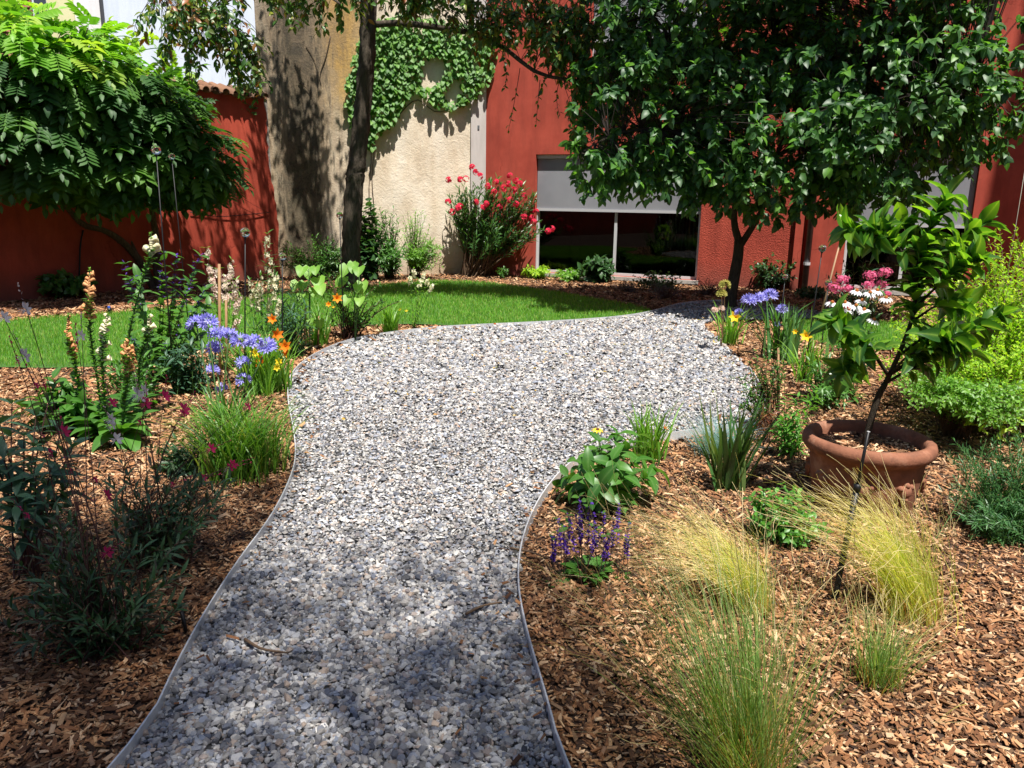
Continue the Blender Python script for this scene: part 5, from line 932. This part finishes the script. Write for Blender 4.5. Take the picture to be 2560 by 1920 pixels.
pale('slim pale snapdragon standing at the lawn edge near the yellow lily', G(1040,826), [(1035,672),(1060,682),(1070,700),(1025,695),(1082,712),(1050,700)], f_cre, rng, .05, .06, 24, fr=.85, nf=9)
B = G(735,895); bush('phlox', 'dense dark green narrow leaved plant between the cream spikes and the hollyhock', 'plant', B, [(P(720,790,B[1]), (.28,.25,.3)), (P(660,800,B[1]+.1), (.25,.2,.25)), (P(745,700,B[1]+.2), (.15,.15,.25)), (P(690,700,B[1]+.2), (.12,.15,.3))], 46, 26, .11, L_na, g_blu, g_stem, rng, None, 300, .004, .15, 1.0, 2, .2)
# hollyhocks: big round lobed leaves
L_hol = T(leaf('heart', 1.05, 6, .18, .5, .03).v, leaf('heart', 1.05, 6, .18, .5, .03).q, leaf('heart', 1.05, 6, .18, .5, .03).t, leaf('heart', 1.05, 6, .18, .5, .03).mid)
def hollyhock(label, base, tops, lv, rng):
    Y = base[1]; rt = thing('hollyhock', label, 'plant', base, 'hollyhocks')
    for t in tops: MB().tube(cv(base, P(*t, Y), (0,0,0), 6), np.linspace(.009,.006,6), 6).build('stem', g_stem, rt, smooth=True)
    ms = []
    for x, y, s in lv:
        p_ = P(x, y, Y+rng.normal(0,.06)); tx = tops[int(np.argmin([abs(x-a) for a, _ in tops]))]; st_ = P(tx[0], max(tx[1], y+12), Y); MB().tube([st_, p_], .003, 4).build('leaf_stalk', g_stem, rt); dd = p_-st_; ms.append(frames(p_, dd*A(1,1,.3)+A(0,-.25,-.25), UPV*.7+A(0,-.75,0), s))
    pieces(rt, L_hol, np.concatenate(ms), leafmat('hollyhock_leaf_'+str(len(lv)), [(.14,.30,.04),(.18,.36,.05),(.22,.4,.07)], .4, .5, (.3,.45,.12)), 'leaf')
hollyhock('hollyhock with pale round leaves over the orange lily, in front of the trunk', G(888,858), [(885,665),(898,690)], [(868,664,.15),(884,660,.14),(898,668,.15),(905,705,.16),(896,712,.12),(862,692,.15),(870,742,.13),(900,745,.13),(882,655,.1),(852,700,.1)], rng)
hollyhock('hollyhock with pale round leaves between the shrub and the dark leaved plant', G(775,880), [(772,672),(775,720)], [(758,668,.14),(775,668,.15),(788,668,.12),(795,695,.16),(745,705,.13),(762,705,.12),(800,715,.14),(798,800,.11),(775,798,.1),(785,720,.12),(755,735,.1)], rng)
B = G(872,850); bush('rose_bush', 'open woody bush with dark stems and small leaves at the gravel edge', 'bush', B, [(P(860,770,B[1]), (.35,.25,.3)), (P(950,750,B[1]), (.25,.2,.2)), (P(820,720,B[1]+.2), (.2,.2,.25)), (P(905,800,B[1]), (.25,.2,.2))], 46, 16, .05, L_sm, g_mid, d_stem, rng, None, 0, .009, .4)
# foreground: peony leaves and gaura in the shade
rng = np.random.default_rng(62)
B = G(70,1440); hd = [P(x, y, B[1]+dy) for x, y, dy in [(30,1010,.3),(90,1040,.3),(150,1080,.3),(60,1090,0),(180,1120,.2),(130,1160,0),(10,1150,-.1),(90,1190,-.1),(170,1210,.1),(40,1240,-.2),(0,1060,.1),(120,1010,.5),(-40,1100,0)]]
rt, cs = leafy('peony', 'dark green peony foliage at the left edge in front of the foxgloves', 'plant', B, hd, leaf('lance', .30, 5, .12, .7), .125, 18, g_blu, d_stem, rng, .95, 3, .2, 0, None, .45, .005, .2, up=.65)
def gaura(label, base, tops, nl, size, fl, rng, nsh, ell):
    rt = bush('gaura', label, 'flower', base, ell, nsh, nl, size, leaf('lance', .2, 4, .1, .6), g_gau, d_stem, rng, 'gaura plants', 300, .0032, .12, .75, 1, .02, .2, .5, .35, .05)
    for x, y, Y, s, m_ in fl:
        p_ = P(x, y, Y); cc = cv(base+A(rng.normal(0,.06), rng.normal(0,.06), .1), p_, A((p_-base)[0]*-.15, 0, .12), 9); tip = p_ + unit(cc[-1]-cc[-2])*.09; MB().tube(np.concatenate([cc, [tip]]), np.linspace(.0024, .001, 10), 5).build('flower_stem', d_stem, rt)
        MB().inst(L_sm, leaves_on(np.array([p_, tip]), 8, .013, rng, 0, 1., .5), rng.random(8)).build('buds', f_pink if m_ is f_pink else f_blush, rt, 'stuff', True)
        floweron(rt, GAU, p_, A(rng.normal(0,.4), -1, .25), s, m_)
    return rt
W, K_ = f_white, f_pink
B = G(270,1640); gaura('large dark gaura in the shade at the lower left beside the edging', B, None, 24, .066, [(66,775,2.6,.055,W),(64,893,2.6,.065,W),(45,905,2.65,.03,K_),(160,1080,2.7,.055,K_),(130,1135,2.7,.05,K_),(267,1382,2.45,.05,K_),(180,1180,2.7,.03,K_),(10,795,2.6,.05,W),(70,1290,2.5,.03,K_),(205,842,2.8,.055,W),(195,862,2.8,.035,K_),(90,965,2.7,.03,K_),(112,968,2.7,.03,K_)], rng, 66, [(P(230,1430,2.5), (.34,.3,.24)), (P(120,1480,2.5), (.2,.25,.2)), (P(370,1460,2.5), (.17,.2,.12)), (P(240,1300,2.55), (.25,.25,.15)), (P(80,1300,2.55), (.15,.2,.2))])
B = G(395,1405); gaura('red flowered gaura between the arching grass and the large dark gaura', B, None, 22, .062, [(345,985,3.2,.07,W),(362,978,3.25,.06,W),(352,995,3.2,.05,W),(280,1050,3.2,.065,W),(282,1065,3.2,.055,W),(290,1098,3.15,.06,W),(410,992,3.3,.06,K_),(365,1010,3.2,.065,K_),(278,1008,3.25,.05,K_),(460,1025,3.3,.07,K_),(458,1035,3.3,.05,K_),(620,1018,3.6,.05,K_),(528,1122,3.3,.055,K_),(582,1162,3.35,.055,K_),(576,1170,3.35,.05,K_),(268,1238,3.0,.055,K_),(275,1248,3.0,.045,K_),(508,1195,3.2,.04,K_),(432,1212,3.0,.03,K_),(238,1200,3.1,.035,K_),(350,1058,3.3,.035,K_)], rng, 52, [(P(420,1260,3.1), (.27,.25,.2)), (P(500,1250,3.15), (.16,.2,.18)), (P(320,1240,3.1), (.2,.2,.18)), (P(440,1340,3.05), (.25,.2,.12))])
# ------------------------------------------------------------------ plants along the walls
rng = np.random.default_rng(63)
B = G(168,745); bush('hosta', 'low round dark leaved plant at the foot of the left red wall', 'plant', B, [(B+A(0,-.05,.22), (.5,.35,.18))], 90, 7, .12, L_he, g_mid, g_stem, rng, None, 220, .004, .5)
B = G(800,700); bush('wall_shrub', 'dark fine leaved shrub at the cream wall, left of the dark trunk', 'bush', B, [(P(800,640,15.2), (.7,.5,.5)), (P(850,660,15.0), (.5,.4,.4)), (P(720,640,15.2), (.35,.3,.35))], 190, 22, .1, L_la, g_mid, w_stem, rng, None, 0, .008, .2)
B = G(922,700); bush('hydrangea', 'dark broad leaved climber at the cream wall, directly right of the dark trunk', 'climber', B, [(P(918,560,15.6), (.22,.25,.5)), (P(925,640,15.4), (.3,.3,.5))], 90, 10, .15, L_he, g_dark, w_stem, rng, None, 200, .008, .3)
B = G(975,696); bush('wall_shrub', 'tall dark green shrub with palmate shoots at the cream wall', 'bush', B, [(P(965,570,15.6), (.3,.3,.45)), (P(970,640,15.4), (.4,.35,.35))], 90, 18, .13, L_la, g_mid, w_stem, rng, None, 0, .008, .2)
B = G(1035,694); bush('wall_shrub', 'airy light green shrub at the cream wall, left of the oleander', 'bush', B, [(P(1040,610,15.7), (.5,.4,.42)), (P(1080,640,15.6), (.35,.3,.35)), (P(1030,540,15.8), (.3,.3,.2))], 130, 22, .085, L_la, g_lit, w_stem, rng, None, 0, .007, .25)
B = G(1190,690); Y = B[1]
rt = bush('oleander', 'oleander bush covered in red flowers against the cream and red walls', 'bush', B, [(P(1200,480,Y-.2), (.55,.5,.35)), (P(1290,500,Y-.2), (.5,.5,.4)), (P(1150,530,Y-.2), (.35,.4,.45)), (P(1230,580,Y-.3), (.7,.5,.35)), (P(1330,580,Y-.4), (.28,.3,.25))], 190, 27, .155, leaf('lance', .2, 3, .1, .4), leafmat('oleander_leaf', [(.03,.085,.03),(.05,.13,.035),(.08,.19,.05),(.035,.1,.03)], .25, .36), w_stem, rng, None, 300, .014, .45, .65, 3, .0, .12, .4, .35, .12)
for x, y in [(1190,430),(1180,418),(1200,440),(1150,448),(1165,447),(1122,450),(1275,440),(1290,452),(1300,460),(1240,455),(1260,470),(1220,465),(1285,475),(1120,505),(1145,520),(1150,515),(1205,520),(1190,505),(1250,517),(1275,500),(1290,510),(1310,490),(1215,510),(1330,545),(1335,555),(1380,572),(1370,578),(1310,540),(1235,480),(1130,530),(1340,530),(1270,460)]:
    c = P(x, y, Y-.55+rng.normal(0,.15)); n_ = 16; d_ = unit(rng.normal(0,1,(n_,3))+A(0,-.5,.5)); MB().inst(FL5, zmats(c+d_*.055, d_, np.full(n_, .07)), rng.random(n_)).build('flower_cluster', f_red, rt, 'stuff', True)
for k_, (x, y, cx, cy_, rx, rz, ls, lm_, tp__, nm, lab, cat) in enumerate([
    (1345,696,1340,678,.35,.14,.075,g_yel,L_sm,'lime_plant','lime green low plant at the window corner beside the oleander','plant'),
    (1430,702,1425,688,.42,.13,.075,g_lit,L_sm,'lime_plant','low bright green mat in front of the left window pane','plant'),
    (1495,706,1492,672,.36,.28,.17,g_dark,L_ov,'hydrangea','low hydrangea with broad dull leaves before the window middle','bush'),
    (1566,730,1566,716,.30,.17,.05,leafmat('heath_leaf', [(.06,.07,.06),(.10,.09,.10),(.16,.12,.16)], .2, .6),L_na,'heather','greyish lilac heather, leftmost of the three before the window','bush'),
    (1650,728,1645,705,.5,.24,.07,g_dark,L_sm,'evergreen_shrub','low dark green shrub under the right window pane','bush'),
    (1668,748,1660,728,.42,.16,.05,bpy.data.materials['heath_leaf'],L_na,'heather','greyish lilac heather, middle one before the window','bush'),
    (1768,738,1768,718,.36,.2,.05,bpy.data.materials['heath_leaf'],L_na,'heather','greyish lilac heather at the wall corner left of the slim trunk','bush'),
    (1935,725,1930,680,.55,.38,.10,g_dark,L_ov,'evergreen_shrub','round dark glossy shrub against the red wall left of the downpipe','bush'),
    (2030,745,2025,733,.28,.14,.09,g_dark,L_ov,'evergreen_shrub','tiny dark shrub at the foot of the downpipe','bush'),
    (2150,800,2150,740,.6,.55,.10,g_dark,L_la,'evergreen_shrub','tall dark shrub behind the pink flowers, before the right window','bush'),
    (1262,696,1258,680,.14,.12,.06,g_mid,L_sm,'small_weed','small green seedling on the bark below the oleander','plant')]):
    B = G(x, y); c = P(cx, cy_, B[1]-.05); bush(nm, lab, cat, B, [(c, (rx, min(rx, .45), rz))], 60 if rx > .2 else 14, 12, ls, tp__, lm_, w_stem, rng, None, 0 if ls < .09 else 120, .005, .3)
# fallen leaves on gravel and lawn
p = np.stack([rng.uniform(-1.5, 4.5, 900), 4+8.5*rng.random(900)**.6], 1); p = p[inside(p, gpoly)]
MB().inst(L_sm, frames(np.c_[p, np.full(len(p), .055)], np.c_[rng.normal(0,1,(len(p),2)), rng.normal(0,.2,len(p))], UPV+rng.normal(0,.3,(len(p),3)), rng.uniform(.02,.045,len(p))), rng.random(len(p))).build('fallen_leaves', petal('fallen_leaf', [(.5,.3,.05),(.55,.4,.08),(.35,.14,.05),(.2,.25,.06),(.4,.2,.06)], .2), None, 'stuff')
# more perennials that fill the left bed
rng = np.random.default_rng(71)
for x, y, cx, cy_, r_, ls, tp__, lm_, lab in [
    (345,1000,340,930,.22,.09,L_la,g_mid,'leafy green perennial between the foxgloves and the purple sage'),
    (150,1075,150,1010,.2,.10,L_ov,g_mid,'broad leaved green perennial left of the apricot foxgloves'),
    (470,985,475,905,.2,.10,L_la,g_blu,'blue green perennial between the purple sage and the blue agapanthus'),
    (640,960,635,880,.22,.10,L_la,g_mid,'leafy perennial under the cream spikes behind the orange lilies'),
    (455,1180,450,1140,.14,.07,L_la,g_gau,'small narrow leaved plant between the gaura and the arching grass')]:
    B = G(x, y); bush('perennial', lab, 'plant', B, [(P(cx, cy_, B[1]), (r_*1.3, r_, r_))], 34, 16, ls, tp__, lm_, g_stem, rng, 'leafy perennials in the left bed', 120, .004, .15, 1., 2)
